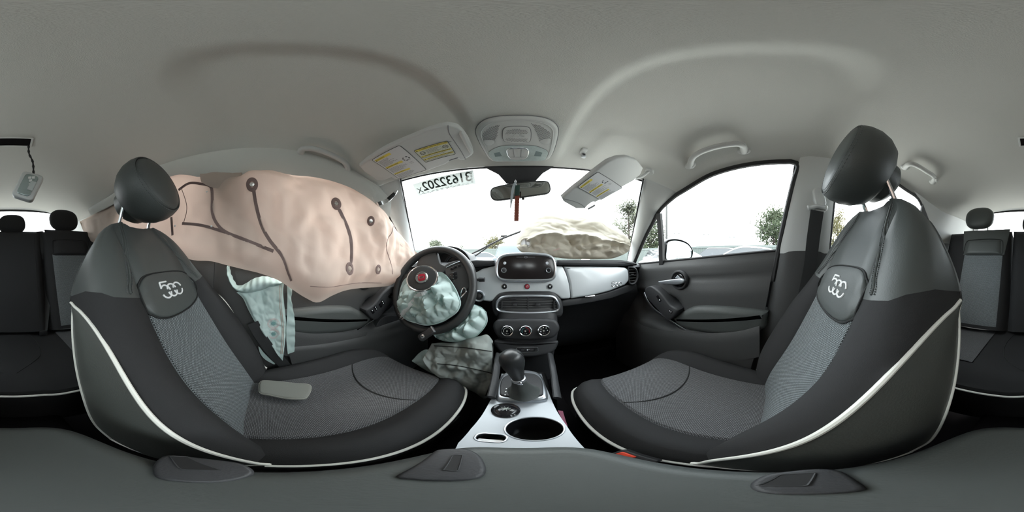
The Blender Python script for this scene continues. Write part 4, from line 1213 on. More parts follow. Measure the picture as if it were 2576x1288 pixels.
# ================================================================== instruments, column, steering wheel
wheelm = M('wheel_leather', (.035, .036, .037), .42, spec=.5, bump=(500, .25))
Fcl = FR((0, .79, -.03), V((0, -1, .15)), (1, 0, 0))
hood = [(1088, 690), (1090, 655), (1105, 632), (1130, 622), (1155, 624), (1175, 634), (1188, 650), (1194, 668), (1192, 690), (1150, 704), (1110, 704)]
hp = ccw(spoly(pxf(Fcl, hood), 60))
cl = mk('instrument_cluster', bezel(hp, Fcl, [(.0, -.14), (0, .03), (.004, .04), (.010, .036), (.012, -.03), (.013, -.05)]), dashplastic, dash, smooth=50)
tag(cl, 'hooded instrument cluster')
mk('binnacle', slab(inset(hp, .010), Fcl, -.03, 0, -.04), rubber, cl, smooth=0)
for px, py, r, nm in ((1140, 668, .055, 'speedometer'), (1206, 682, .036, 'side_gauge')):
    q = pxf(Fcl, [(px, py)])[0]; Fk = Matrix.Translation(fp(Fcl, q.x, q.y, -.012 if px < 1200 else .03)) @ Fcl.to_3x3().to_4x4()
    g = mk(nm, lathe([(r*1.12, -.05), (r*1.12, .0), (r*1.06, .004), (r, .002), (r*.97, -.012)], Fk, 40, cap0=False, cap1=False), dashplastic, cl, smooth=40)
    mk('gauge_rim', tube([fp(Fk, r*.97*cos(a), r*.97*sin(a), -.008) for a in [2*pi*k/40 for k in range(40)]], .0016, 6, True), chrome, cl)
    mk('gauge_face', lathe([(r*.97, -.012), (.001, -.012)], Fk, 40), M('gauge_face_' + nm, (.10, .075, .06) if px > 1200 else (.02, .02, .022), .25), cl, smooth=0)
# column shroud, stalks, ignition
Cw = V((-.368, .585, -.138)); nw = V((0, -.906, .423)).normalized()
Fw = FR(Cw, nw, (1, 0, 0))
co = thing('steering_column', 'dark plastic steering column shroud with stalk and ignition ring', 'steering column', Cw - nw*.16 + V((0, 0, -.06)))
mk('shroud', loft([[fp(Fw, q.x, q.y - .012, h) for q in rrect(.12*k, .11*k, .035*k, 6)] for h, k in ((-.030, .85), (-.045, 1.0), (-.12, 1.05), (-.22, 1.15))]), dashplastic, co, smooth=50)
a = AP(1165, 705, Cw - nw*.05, nw); b = AP(1204, 703, Cw - nw*.05, nw); c = AP(1219, 703, Cw - nw*.05, nw)
a2 = Cw - nw*.06 + V((.04, 0, .02))
mk('stalk', tube([a2, b], .006, 8), rubber, co)
mk('stalk_tip', tube([b, b.lerp(c, .15), c], [.008, .0105, .010], 12), dashplastic, co, smooth=40)
ig = AP(1204, 745, Cw - nw*.08, nw)
Fi = FR(ig, V((.25, -.9, .2)), (1, 0, 0))
mk('ignition_ring', lathe([(.026, -.03), (.026, .0), (.022, .004), (.018, .002), (.016, -.006)], Fi, 30, cap0=False, cap1=False), satin, co, smooth=40)
mk('ignition_lock', lathe([(.016, -.006), (.010, -.003), (.001, -.002)], Fi, 24), rubber, co, smooth=40)

sw = thing('steering_wheel', 'black leather steering wheel with burst airbag cover hanging from its hub', 'steering wheel', Cw)
R0 = .186
rim = [fp(Fw, R0*cos(t), R0*sin(t) * (.985 if sin(t) < 0 else 1.0), 0) for t in [2*pi*k/72 for k in range(72)]]
mk('rim', tube(rim, .0165, 14, True, flat=1.15, up=nw), wheelm, sw, smooth=70)
mk('rim_seam', tube([fp(Fw, (R0 - .0155)*cos(t), (R0 - .0155)*sin(t), .006) for t in [2*pi*k/72 for k in range(72)]], .0012, 4, True), stitch_m, sw)
# hub bowl
mk('hub', loft([[fp(Fw, q.x, q.y, h) for q in rrect(.145*k, .135*k, .05*k, 6)] for h, k in ((-.05, .7), (-.035, .95), (-.01, 1.0), (.0, .96), (.002, .88), (-.012, .82), (-.02, .2))]), wheelm, sw, smooth=50)
def spoke(name, pts, h=.004):
    return mk(name, slab(spoly(pxf(Fw, pts), 50), Fw, h, .006, -.022, 3), wheelm, sw, smooth=50)
spoke('spoke', [(1120, 668), (1150, 655), (1178, 652), (1192, 672), (1194, 700), (1182, 722), (1160, 742), (1140, 738), (1125, 705)])
spoke('spoke', [(1048, 668), (1060, 645), (1068, 636), (1095, 633), (1100, 640), (1108, 662), (1125, 672), (1110, 690), (1070, 690)])
spoke('spoke', [(990, 725), (1000, 705), (1020, 690), (1045, 690), (1045, 740), (1020, 760), (998, 760)])
sp2 = spoke('spoke', [(1150, 745), (1165, 738), (1184, 728), (1190, 745), (1178, 768), (1160, 788), (1148, 775), (1148, 757)])
tag(mk('spoke_trim', tube(cr([fp(Fw, q.x, q.y, .008) for q in pxf(Fw, [(1158, 755), (1165, 730), (1172, 726), (1174, 735), (1168, 742), (1160, 752)])], 24), .003, 8), chrome, sw), 'bright chrome spoke trim')
# buttons on the right spoke
for px, py, w_, h_ in ((1138, 677, .016, .010), (1146, 673, .014, .010), (1156, 670, .014, .010), (1142, 695, .030, .030)):
    q = pxf(Fw, [(px, py)])[0]
    mk('spoke_button', slab([V((p.x*cos(.35) - p.y*sin(.35) + q.x, p.x*sin(.35) + p.y*cos(.35) + q.y)) for p in rrect(w_, h_, .003, 3)], Fw, .0075, .0015, 0), piano, sw, smooth=40)
for px, py in ((1142, 688), (1149, 695), (1142, 702), (1135, 695), (1142, 695), (1146, 708)):
    q = pxf(Fw, [(px, py)])[0]
    mk('button_mark', slab(rrect(.003, .002, .0006, 2, q.x, q.y), Fw, .0082, 0, .007), M('mark_grey', (.3, .3, .3), .5) if 'mark_grey' not in bpy.data.materials else bpy.data.materials['mark_grey'], sw, smooth=0)
mk('switch_trim', tube([fp(Fw, q.x, q.y, .006) for q in cr([V((a.x, a.y, 0)) for a in pxf(Fw, [(1124, 674), (1140, 666), (1160, 658)])], 10)], .0014, 6), satin, sw)
# airbag cover disc with badge (wheel turned half round)
Fc2 = FR(AP(1062, 700, Cw + nw*.085, nw), V((.22, -.80, .52)), (1, .1, .28))
n36 = 48
cov = mk('airbag_cover', slab(ell(.060, .053, n36), Fc2, .006, .006, -.008, 4), wheelm, sw, smooth=50)
mk('cover_ring', tube([fp(Fc2, q.x, q.y, .002) for q in ell(.0605, .0535, n36)], .0036, 8, True), chrome, cov)
mk('badge_ring', lathe([(.026, .004), (.026, .008), (.024, .0105), (.021, .010), (.0205, .008), (.001, .008)], Fc2, 36), chrome, cov, smooth=40)
bd = M('badge_red', (.38, .012, .03), .25, coat=.4)
Fb_ = Fc2 @ Matrix.Rotation(radians(184), 4, 'Z')
mk('badge', slab([V((p.x, p.y)) for p in rrect(.029, .029, .007, 4)], Fb_, .0100, .001, .008), bd, cov, smooth=40)
text('lettering', 'FIAT', .0135, Fb_ @ Matrix.Translation((0, 0, .0106)), chrome, cov, .0008, sx=.72)
# torn edge of the cover
rnd = random.Random(4)
# ---------------- key fob resting on the rim
kf = thing('key_fob', 'black key fob with silver round emblem at the lower steering wheel rim', 'key fob', AP(1072, 846, Cw - nw*.0, nw))
Fk = FR(AP(1072, 841, Cw + nw*.022, nw), V((.0, -.86, .5)), D(1098, 829) - D(1052, 853))
mk('fob_body', slab(rrect(.066, .030, .010, 5), Fk, .007, .004, -.007, 4), piano and M('fob_plastic', (.03, .031, .034), .35), kf, smooth=50)
mk('fob_edge', slab(rrect(.006, .027, .002, 3, .034, 0), Fk, .006, .001, -.005), satin, kf, smooth=40)
mk('emblem', lathe([(.0085, .006), (.0085, .008), (.0075, .0088), (.001, .0088)], Fk @ Matrix.Translation((-.014, -.002, 0)), 28), chrome, kf, smooth=40)
mk('emblem_mark', slab(rrect(.006, .006, .0015, 3, -.014, -.002), Fk, .0094, 0, .0085), dashplastic, kf, smooth=0)
# ================================================================== burst airbags
from mathutils.bvhtree import BVHTree
def bvh_of(o):
    me = o.data; return BVHTree.FromPolygons([v.co.copy() for v in me.vertices], [tuple(p.vertices) for p in me.polygons])
def on_mesh(bv, px, py, lift=.002):
    d = D(px, py); h = bv.ray_cast(V((0, 0, 0)), d)
    return (h[0] - d * lift) if h[0] is not None else None
def nrm_mesh(bv, px, py):
    n = V((0, 0, 0))
    for dx, dy in ((0, 0), (9, 0), (-9, 0), (0, 9), (0, -9)):
        h = bv.ray_cast(V((0, 0, 0)), D(px + dx, py + dy))
        if h[1] is not None: n += h[1] if h[1].dot(D(px, py)) < 0 else -h[1]
    return n.normalized() if n.length > 1e-6 else -D(px, py)
def folds(p, seed, a1=.02, f1=7., a2=.008, f2=20., a3=0., f3=45.):
    return a1*puff(p, f1, seed) + a2*puff(p, f2, seed + 3) + (a3*puff(p, f3, seed + 7) if a3 else 0)

# ---------------- curtain airbag over the driver's side windows
top = [(203, 556), (232, 541), (290, 512), (340, 485), (400, 455), (447, 440), (480, 441), (508, 446), (560, 440), (606, 445), (630, 436), (690, 434), (740, 442), (785, 446), (830, 455), (868, 468), (905, 487), (945, 515), (975, 548), (1000, 583), (1018, 612), (1035, 636)]
bot = [(207, 562), (222, 600), (260, 620), (330, 632), (400, 640), (447, 645), (490, 655), (530, 657), (570, 667), (610, 677), (655, 688), (700, 705), (735, 728), (770, 750), (800, 761), (835, 744), (868, 731), (905, 725), (950, 722), (985, 716), (1012, 690), (1034, 642)]
A = [AX(x, y - (12 if 300 < x < 960 else 0), -.572 - .013*max(0, (x - 700)/330)) for x, y in top]; B = [AX(x, y, -.545 - .045*max(0, (x - 700)/330)) for x, y in bot]
def cur(u, v, p):
    e = min(v, 1 - v); k = sstep(0, .18, e)
    return V((1, 0, 0)) * lerp(.25, 1, sstep(-.30, .02, p.y)) * (.020 * k + k * (.055*puff(p, 3.0, 2.) + .050*crump(V((p.x, p.y + .5*p.z + .06*noise.noise(p*6), p.z)), 5.0, 5., .40) + .028*crump(p + V((0, .03*noise.noise(p*14), 0)), 13., 2., .5)) + .006*puff(p, 26., 9.)*sstep(0, .06, e))
ca = thing('curtain_airbag', 'pinkish beige curtain airbag hanging over the driver-side windows', 'airbag', (-.57, .2, -.2))
cb = mk('bag_cloth', sheet(A, B, 150, 46, cur, 0), pinkcloth, ca, smooth=0); cb.data.shade_smooth()
bv = bvh_of(cb)
def seam(pts, r, name='seam', mat=pinkseam, n=50, par=ca, bvt=None):
    q = cr([V((x, y, 0)) for x, y in pts], n); P = [on_mesh(bvt or bv, p.x, p.y, .0008) for p in q]; P = [p for p in P if p is not None]
    return mk(name, tube(P, r, 6, flat=.5, up=(1, 0, 0)), mat, par) if len(P) > 2 else None
def seam2(pts, n=50, w=.0075):
    """dark tear seam: band with two raised edges"""
    q = cr([V((x, y, 0)) for x, y in pts], n); P = [on_mesh(bv, p.x, p.y, .0006) for p in q]; P = [p for p in P if p is not None]
    if len(P) > 2: mk('seam', strap(P, w, (1, 0, 0), .0012), pinkseam, ca, smooth=40)
seam2([(449, 478), (476, 461), (508, 463), (530, 470), (534, 497), (534, 533), (544, 560), (567, 583), (616, 603), (688, 632)], 60, .011)
seam2([(638, 478), (645, 520), (659, 569), (679, 605), (711, 646), (726, 686), (734, 706)], 50, .011)
seam2([(853, 526), (873, 569), (883, 605), (884, 650), (880, 668)], 40, .013)
seam2([(458, 562), (508, 567), (567, 584)], 20, .011)
seam2([(431, 546), (434, 592)], 10, .010)
seam([(990, 565), (986, 585), (976, 600), (972, 623), (978, 645), (985, 668), (988, 690)], .0018)
seam([(455, 470), (470, 520), (462, 560)], .0014)
seam([(780, 720), (830, 722), (900, 712), (960, 712)], .0014)
steel = M('rivet_metal', (.75, .70, .66), .25, metal=.8)
for px, py, ro, ri in ((634, 464, .022, .009), (846, 512, .022, .009), (880, 676, .021, .010), (933, 556, .018, .009), (952, 678, .018, .009)):
    c = on_mesh(bv, px, py, .004)
    if c is None: continue
    Fr = FR(c, nrm_mesh(bv, px, py), (0, 1, 0))
    t = mk('seam_ring', lathe([(ro, -.002), (ro, .0006), (ro*.9, .0014), (ri*1.1, .0014), (ri, -.001)], Fr, 28, .85, 1.15, False, False), pinkseam, ca, smooth=40)
    mk('rivet', lathe([(ri, -.0005), (ri*.8, .0022), (.001, .0028)], Fr, 16), steel if py < 520 or px in (933,) else pinkcloth, t, smooth=50)
for px, py in ((520, 482), (532, 569), (440, 568)):
    c = on_mesh(bv, px, py, .001)
    if c is not None: mk('eyelet', lathe([(.004, -.0005), (.003, .0012), (.001, .0016)], FR(c, (1, 0, 0), (0, 1, 0)), 12), white, ca, smooth=40)
c = on_mesh(bv, 1008, 616, .0015)
if c is not None:
    Ft = FR(c, V((1, -.35, 0)), V((.3, 1, .15))) @ Matrix.Rotation(radians(-55), 4, 'Z')
    text('print', 'L e e r', .010, Ft, pinkseam, ca, .0003)
# flap at the roof, tucked under the headliner
fl_t = [AX(x, y, -.553) for x, y in ((506, 434), (540, 430), (580, 429), (608, 431))]
fl_b = [AX(x, y, -.548) for x, y in ((508, 458), (530, 470), (575, 478), (612, 462))]
o = mk('mount_flap', sheet(fl_t, fl_b, 20, 10, lambda u, v, p: V((.012*sin(pi*v) + .006*puff(p, 25, 4), 0, 0)), .002), pinkcloth, ca, smooth=60)
mk('flap_edge', tube(cr([p + V((.006, 0, 0)) for p in fl_t], 16), .0025, 6), pinkseam, ca)

# lower edge of the headliner, pushed down onto the bag
he_t, he_b = [], []
for x, y in top[1:-3]:
    q = AX(x, y, -.558); he_b.append(q + V((.006, 0, -.002)))
    yq = q.y; xx = -(w_y(yq) - .05); he_t.append(V((xx, yq, CZ(xx, yq) - .003)))
mk('headliner_edge', sheet(he_t, he_b, 60, 10, lambda u, v, p: V((.010*sin(pi*v) + .004*puff(p, 14, 3.), 0, .008*sin(pi*v))), .004), headliner, ceiling, smooth=60)
# ---------------- driver's airbag out of the steering wheel
da = thing('driver_airbag', 'crumpled pale teal airbag spilling from the steering wheel hub', 'airbag', fp(Fw, 0, -.1, .03))
o1, n1 = Cw + nw*.030, nw
ta = [(1003, 745), (1008, 722), (1018, 702), (1040, 692), (1075, 692), (1108, 684), (1128, 700), (1146, 728), (1157, 757)]
tb_ = [(1003, 772), (1007, 790), (1022, 805), (1048, 814), (1072, 819), (1105, 812), (1130, 798), (1148, 784), (1157, 766)]
P1 = [AP(x, y, o1, n1) for x, y in ta]; P2 = [AP(x, y, o1, n1) for x, y in tb_]
def lobe(seed, h, a1=.040, a2=.018, f1=13., f2=32., a3=.005):
    def f(u, v, p):
        e = max(0., sin(pi*u)) ** .5 * max(0., sin(pi*v)) ** .5 * (lerp(.25, 1, sstep(.05, .5, v)) if seed < 2 else 1)
        w = p + V((noise.noise(p*9 + V((seed, 0, 0))), noise.noise(p*9 + V((0, seed, 0))), 0)) * .03
        return nw * (h * e + e * (a1*2.1*crump(w, f1*.85, seed, .5) + a2*2.6*crump(w, f2, seed*2, .7) + a3*puff(w, 70., seed*3)) - .012)
    return f
d1 = mk('upper_lobe', sheet(P1, P2, 90, 70, lobe(1.3, .030), 0, lambda u, v, p: -nw*.02*sin(pi*u)*sin(pi*v)), tealcloth, da, smooth=60)
o2 = Cw - nw*.030
ta = [(1090, 842), (1112, 838), (1135, 830), (1166, 803), (1178, 772), (1190, 765), (1210, 772)]
tb_ = [(1096, 850), (1112, 857), (1142, 861), (1172, 855), (1200, 844), (1224, 812), (1222, 784)]
P1 = [AP(x, y, o2, n1) for x, y in ta]; P2 = [AP(x, y, o2, n1) for x, y in tb_]
d2 = mk('lower_lobe', sheet(P1, P2, 70, 60, lobe(5.1, .030), 0, lambda u, v, p: -nw*.04*sin(pi*u)*sin(pi*v)), tealcloth, da, smooth=60)
# frayed white strip down the upper lobe
bvd = bvh_of(d1)
fr = [p for p in (on_mesh(bvd, x, y, .003) for x, y in ((1074, 735), (1062, 738), (1050, 745), (1040, 757), (1030, 768), (1020, 780), (1012, 792))) if p is not None]
mk('torn_strip', strap(cr(fr, 30), [.012 + .008*abs(sin(k*1.7)) for k in range(30)], -D(1040, 760), .0012), M('torn_white', (.82, .84, .84), .8), da, smooth=0)
fz = []
rnd = random.Random(9)
cfr = cr(fr, 30)
for k in range(60):
    p = cfr[rnd.randrange(14, 30)] + V((rnd.uniform(-.012, .012), 0, rnd.uniform(-.012, .012)))
    fz.append(tube([p, p + V((rnd.uniform(-.014, .004), -.004, rnd.uniform(-.016, .0)))], .0005, 3))
mk('fray', join(*fz), M('fray_white', (.85, .86, .86), .8), da, kind='stuff')
tx = on_mesh(bvd, 1046, 792, .003)
if tx is not None:
    text('print', 'UAN+6', .016, FR(tx, -D(1046, 792), V((1, 0, 0))) @ Matrix.Rotation(radians(205), 4, 'Z'), M('print_teal', (.30, .42, .42), .8), da, .0003)

# ---------------- knee airbag
ka = thing('knee_airbag', 'crumpled dark grey knee airbag hanging in the driver footwell below the teal bag', 'airbag', (-.2, .48, -.55))
kt_ = [(1086, 864), (1110, 862), (1140, 862), (1175, 852), (1205, 846), (1226, 842), (1240, 858)]
kb_ = [(1062, 905), (1085, 935), (1125, 960), (1165, 975), (1195, 988), (1220, 1003), (1240, 985)]
P1 = [AY(x, y, .545) for x, y in kt_]; P2 = [AY(x, y, .445) for x, y in kb_]
kn = V((.1, -.85, .5)).normalized()
def kf_(u, v, p):
    e = max(0, sin(pi*u))**.5 * max(0, sin(pi*v))**.5
    return kn * (.02*e + e*(.06*crump(p, 9., 2.2, .8) + .028*crump(p, 24., 6.1) + .005*puff(p, 60, 1.))) + kn*.006*sin(v*22 + 3*u)*e
k1 = mk('bag_cloth', sheet(P1, P2, 80, 70, kf_, 0, lambda u, v, p: -kn*.02*sin(pi*u)*sin(pi*v)), greycloth, ka, smooth=60)
bvk = bvh_of(k1)
for pts in ([(1092, 870), (1130, 872), (1180, 876), (1236, 884)], [(1100, 915), (1150, 920), (1200, 930), (1240, 940)], [(1238, 862), (1242, 900), (1238, 950), (1222, 995)]):
    P = [p for p in (on_mesh(bvk, q.x, q.y, .002) for q in cr([V((a, b, 0)) for a, b in pts], 30)) if p is not None]
    if len(P) > 3: mk('seam', tube(P, .0018, 5), stitch_m, ka)
P1 = [AY(x, y, .58) for x, y in ((1040, 905), (1056, 888), (1075, 880), (1100, 895), (1125, 905))]; P2 = [AY(x, y, .53) for x, y in ((1045, 912), (1062, 925), (1085, 938), (1110, 945), (1128, 940))]
mk('pale_fold', sheet(P1, P2, 40, 30, lambda u, v, p: kn*(.02*puff(p, 15, 3.)*sin(pi*v) + .02*sin(pi*v)), .002), tealcloth, ka, smooth=60)

# ---------------- seat side airbag between driver seat and door
sa = thing('side_airbag', 'torn pale teal side airbag between the driver seat and its door', 'airbag', (-.60, 0, -.45))
XS = -.596
la = [(596, 735), (612, 750), (625, 778), (640, 806), (660, 837), (684, 870), (709, 901)]
lb_ = [(716, 704), (712, 730), (714, 760), (718, 795), (720, 825), (716, 865), (710, 900)]
sf = lambda u, v, p: V((1, 0, 0)) * (.006 + sstep(0, .1, min(v, 1-v)) * (.030*crump(p, 11, 1., .5) + .010*crump(p, 30, 4.)))
s1 = mk('bag_cloth', sheet([AX(x, y, XS) for x, y in la], [AX(x, y, XS) for x, y in lb_], 70, 50, sf, .002), tealcloth, sa, smooth=60)
la = [(573, 668), (572, 690), (580, 712), (596, 732), (625, 738), (665, 728), (700, 718), (716, 706)]
lb_ = [(578, 670), (582, 690), (596, 716), (612, 716), (640, 700), (668, 695), (695, 702), (712, 704)]
mk('gathered_top', sheet([AX(x, y, XS + .01) for x, y in la], [AX(x, y, XS + .006) for x, y in lb_], 80, 20, lambda u, v, p: V((1, 0, 0)) * (.025*sin(pi*v) + .016*puff(p, 25, 2.)*sin(pi*v) + .005*sin(u*70)*v), .002), tealcloth, sa, smooth=60)
la = [(721, 710), (723, 745), (722, 790), (720, 846), (724, 891)]; lb_ = [(735, 727), (733, 757), (741, 802), (742, 850), (740, 884)]
mk('torn_panel', sheet([AX(x, y, -.586) for x, y in la], [AX(x, y, -.582) for x, y in lb_], 60, 8, lambda u, v, p: V((1, 0, 0)) * (.004*puff(p, 30, 3.) + .003*sin(u*40)*v), .002), tealcloth, sa, smooth=60)
la = [(650, 872), (655, 890), (668, 905), (690, 917)]; lb_ = [(653, 874), (664, 888), (678, 902), (692, 915)]
mk('lower_scrap', sheet([AX(x, y, -.59) for x, y in la], [AX(x, y, -.59) for x, y in lb_], 20, 5, lambda u, v, p: V((0, 0, 0)), .002), tealcloth, sa, smooth=60)
bvs = bvh_of(s1)
thread = M('seam_thread', (.42, .30, .24), .8); pinkth = M('pink_thread', (.62, .36, .36), .8); vent_teal = M('vent_teal', (.16, .30, .29), .8)
for py, sh in ((814, 0), (840, 1)):
    c = on_mesh(bvs, 688, py, .005)
    if c is None: continue
    Fr = FR(c, nrm_mesh(bvs, 688, py), (0, 1, 0))
    t = mk('vent_hole', lathe([(.009, 0), (.0085, .001), (.001, .0012)], Fr, 9 if not sh else 6), vent_teal, sa, smooth=0)
    for r in (.017, .021): mk('vent_stitch', tube([fp(Fr, r*cos(a), r*sin(a), .0005) for a in [2*pi*k/30 for k in range(30)]], .0006, 4, True), pinkth, t)
for dx in (0, 4):
    P = [p for p in (on_mesh(bvs, q.x + dx, q.y, .002) for q in cr([V((a, b, 0)) for a, b in [(704, 718), (703, 760), (707, 800), (710, 840), (706, 890)]], 40)) if p is not None]
    mk('seam', tube(P, .0010, 4), thread, sa)

# ---------------- passenger airbag lying on the dash top
pa = thing('passenger_airbag', 'large crumpled cream airbag lying on the dashboard below the windscreen', 'airbag', AY(1440, 652, .80))
YP = .80
ta = [(1297, 612), (1303, 592), (1322, 568), (1342, 549), (1370, 541), (1410, 540), (1450, 539), (1485, 546), (1520, 556), (1552, 574), (1574, 594), (1585, 612)]
tb_ = [(1300, 622), (1312, 634), (1340, 641), (1370, 645), (1400, 648), (1430, 651), (1470, 652), (1510, 652), (1540, 650), (1562, 643), (1578, 634), (1585, 620)]
P1 = [AY(x, y, YP + .07*sin(pi*i/11)) for i, (x, y) in enumerate(ta)]; P2 = [AY(x, y, YP - .045) for x, y in tb_]
pn = V((0, -1, .15)).normalized()
def pf(u, v, p):
    e = max(0, sin(pi*u))**.45 * max(0, sin(pi*v))**.45
    w = p + V((noise.noise(p*6), 0, noise.noise(p*6 + V((4, 4, 4))))) * .04
    ridge = .022 * math.exp(-((v - .58 - .15*(u - .3))/.05)**2) * sstep(.05, .2, u) * sstep(1, .85, u)
    low = sstep(.35, .75, v)
    return pn * (.035*e + e*(.030*puff(w, 5., 1.7) + (.025 + .045*low)*crump(V((w.x*.7, w.y, w.z)), 9., 4.4, 1.5) + (.008 + .026*low)*crump(w, 22., 7.7, 1.3)) + ridge*1.2)
p1 = mk('bag_cloth', sheet(P1, P2, 130, 70, pf, 0, lambda u, v, p: -pn*.05*sin(pi*u)*sin(pi*v)), creamcloth, pa, smooth=60)
bvp = bvh_of(p1)
c = on_mesh(bvp, 1322, 612, .010)
if c is not None:
    Fr = FR(c, (nrm_mesh(bvp, 1322, 612) + V((0, -1, .2))*.8).normalized(), (1, .25, 0))
    vt = mk('vent_ring', lathe([(.026, -.006), (.026, .001), (.024, .003), (.021, .002), (.020, -.004)], Fr, 32, 1.0, 1.0, False, False), creamcloth, pa, smooth=40)
    mk('vent_patch', lathe([(.020, -.001), (.001, .0)], Fr, 28), M('vent_white', (.88, .89, .90), .7), vt, smooth=0)
    mk('vent_slit', join(tube([fp(Fr, .001, .019, .001), fp(Fr, .002, 0, .001), fp(Fr, -.002, -.017, .001)], .0011, 4), tube([fp(Fr, -.016, -.008, .001), fp(Fr, 0, -.006, .001), fp(Fr, .016, -.010, .001)], .0008, 4), tube([fp(Fr, -.016, -.008, .001), fp(Fr, -.012, -.015, .001), fp(Fr, .012, -.015, .001)], .0006, 4)), rubber, vt)
for dx in (0, 3):
    P = [p for p in (on_mesh(bvp, x + dx, y, .002) for x, y in ((1392, 630), (1398, 628), (1405, 625))) if p is not None]
    if len(P) > 1: mk('red_stitch', tube(P, .0008, 4), pinkth, pa)
# ================================================================== things on the roof and windscreen
yellow = M('label_yellow', (.75, .62, .10), .6); paper = M('label_white', (.62, .63, .64), .55); paper2 = M('label_cream', (.62, .64, .52), .55)
ink = M('ink', (.035, .035, .04), .6); inkg = M('ink_grey', (.20, .20, .21), .6)
def visor_label(par, F, quad, lift, style, seed, name='warning_label'):
    Q = pxf(F, quad)                     # u runs along the first edge, v down the second
    def uvp(u, v, h=lift): q = Q[0]*(1-u)*(1-v) + Q[1]*u*(1-v) + Q[2]*u*v + Q[3]*(1-u)*v; return fp(F, q.x, q.y, h)
    def strip(u0, u1, v0, v1, h): return [uvp(u0, v0, h), uvp(u1, v0, h), uvp(u1, v1, h), uvp(u0, v1, h)], [(3, 2, 1, 0)]
    def rr(h, e=0.):
        pts = []
        for cu, cv, a in ((1, 0, -90), (1, 1, 0), (0, 1, 90), (0, 0, 180)):
            for k in range(4):
                t = radians(a + 30*k); r = .05
                pts.append(uvp((cu and 1-r-e or r+e) + r*cos(t), (cv and 1-r-e or r+e) + r*sin(t), h))
        return pts
    top = rr(lift); bot = rr(lift - .0008)
    lab = mk(name, loft([bot, top]), paper if style == 1 else paper2, par, smooth=0)
    mk('label_border', tube(rr(lift + .0001), .0008, 4, True), ink, lab)
    rnd = random.Random(seed); h1, h2 = lift + .0003, lift + .0006
    def tx(body, u, v, size, mat=ink, dirv=None):
        o = uvp(u, v, h2); ux = (uvp(u + .01, v, h2) - o).normalized(); vy = (uvp(u, v - .01, h2) - o).normalized(); n = F.col[2].xyz
        T = Matrix(((ux.x, vy.x, n.x, o.x), (ux.y, vy.y, n.y, o.y), (ux.z, vy.z, n.z, o.z), (0, 0, 0, 1)))
        text('print', body, size, T, mat, lab, .0002, align='LEFT')
    lines = []
    if style == 1:
        bars = [(.04, .60, .05, .12, 'WARNING'), (.04, .64, .40, .47, 'MISE EN GARDE'), (.04, .62, .72, .78, 'ADVERTENCIA')]
        for u0, u1, v0, v1, b in bars:
            mk('yellow_bar', strip(u0, u1, v0, v1, h1), yellow, lab, smooth=0); tx(b, u0 + .08, (v0+v1)/2, .0058)
            tri = [uvp(u0 + .035, v0 + .01, h2), uvp(u0 + .06, v1 - .01, h2), uvp(u0 + .01, v1 - .01, h2)]
            mk('warning_sign', (tri, [(0, 1, 2)]), ink, lab, smooth=0)
        for v0, v1, um in ((.15, .37, .62), (.50, .69, .70), (.81, .96, .70)):
            v = v0
            while v < v1:
                e = um * rnd.uniform(.55, 1.0); u = .06
                while u < e:
                    w = rnd.uniform(.02, .07); lines.append(strip(u, min(u + w, e), v, v + .010, h1)); u += w + .012
                v += .024
        # pictogram: seat with child and a struck-out mark, and a book
        pic = []
        for k in range(9):
            a = rnd.uniform(0, 6.3); u, v = .80 + .09*cos(a), .40 + .06*sin(a)
            pic.append(strip(u - .02, u + .02, v - .012, v + .012, h1))
        pic += [strip(.72, .90, .455, .465, h1), strip(.78, .88, .55, .555, h1), strip(.78, .88, .60, .605, h1), strip(.78, .783, .55, .605, h1), strip(.83, .833, .55, .605, h1), strip(.877, .88, .55, .605, h1)]
        mk('pictogram', join(*pic), ink, lab, smooth=0, kind='stuff')
    else:
        for v0, v1, b in ((.0, .14, 'WARNING: HIGHER ROLLOVER RISK'), (.50, .60, 'MISE EN GARDE: RISQUE ELEVE'), (.74, .84, 'ADVERTENCIA: MAYOR RIESGO')):
            mk('yellow_bar', strip(.02, .98, v0 + .01, v1, h1), yellow, lab, smooth=0); tx(b, .14, (v0+v1)/2, .0058)
            tri = [uvp(.06, v0 + .02, h2), uvp(.085, v1 - .01, h2), uvp(.035, v1 - .01, h2)]
            mk('warning_sign', (tri, [(0, 1, 2)]), ink, lab, smooth=0)
        for v0, v1, u0, u1 in ((.18, .47, .30, .72), (.62, .72, .05, .95), (.86, .97, .05, .95)):
            v = v0
            while v < v1:
                u = u0; e = lerp(u0, u1, rnd.uniform(.75, 1.0))
                while u < e:
                    w = rnd.uniform(.02, .06); lines.append(strip(u, min(u + w, e), v, v + .02, h1)); u += w + .012
                v += .05
        pic = []
        for cu in (.16, .86):
            for k in range(10):
                a = k*.63; u, v = cu + .07*cos(a), .32 + .10*sin(a); pic.append(strip(u - .018, u + .018, v - .018, v + .018, h1))
            pic.append(strip(cu - .05, cu + .05, .31, .335, h1))
        pic += [strip(.28, .284, .15, .49, h1), strip(.74, .744, .15, .49, h1)]
        mk('pictogram', join(*pic), ink, lab, smooth=0, kind='stuff')
    mk('print_lines', join(*lines), inkg, lab, smooth=0, kind='stuff')

def plane3(a, b, c, u):
    n = (V(b) - V(a)).cross(V(c) - V(a)).normalized()
    if n.dot(V(a)) > 0: n = -n          # towards the camera
    return FR(a, n, u)
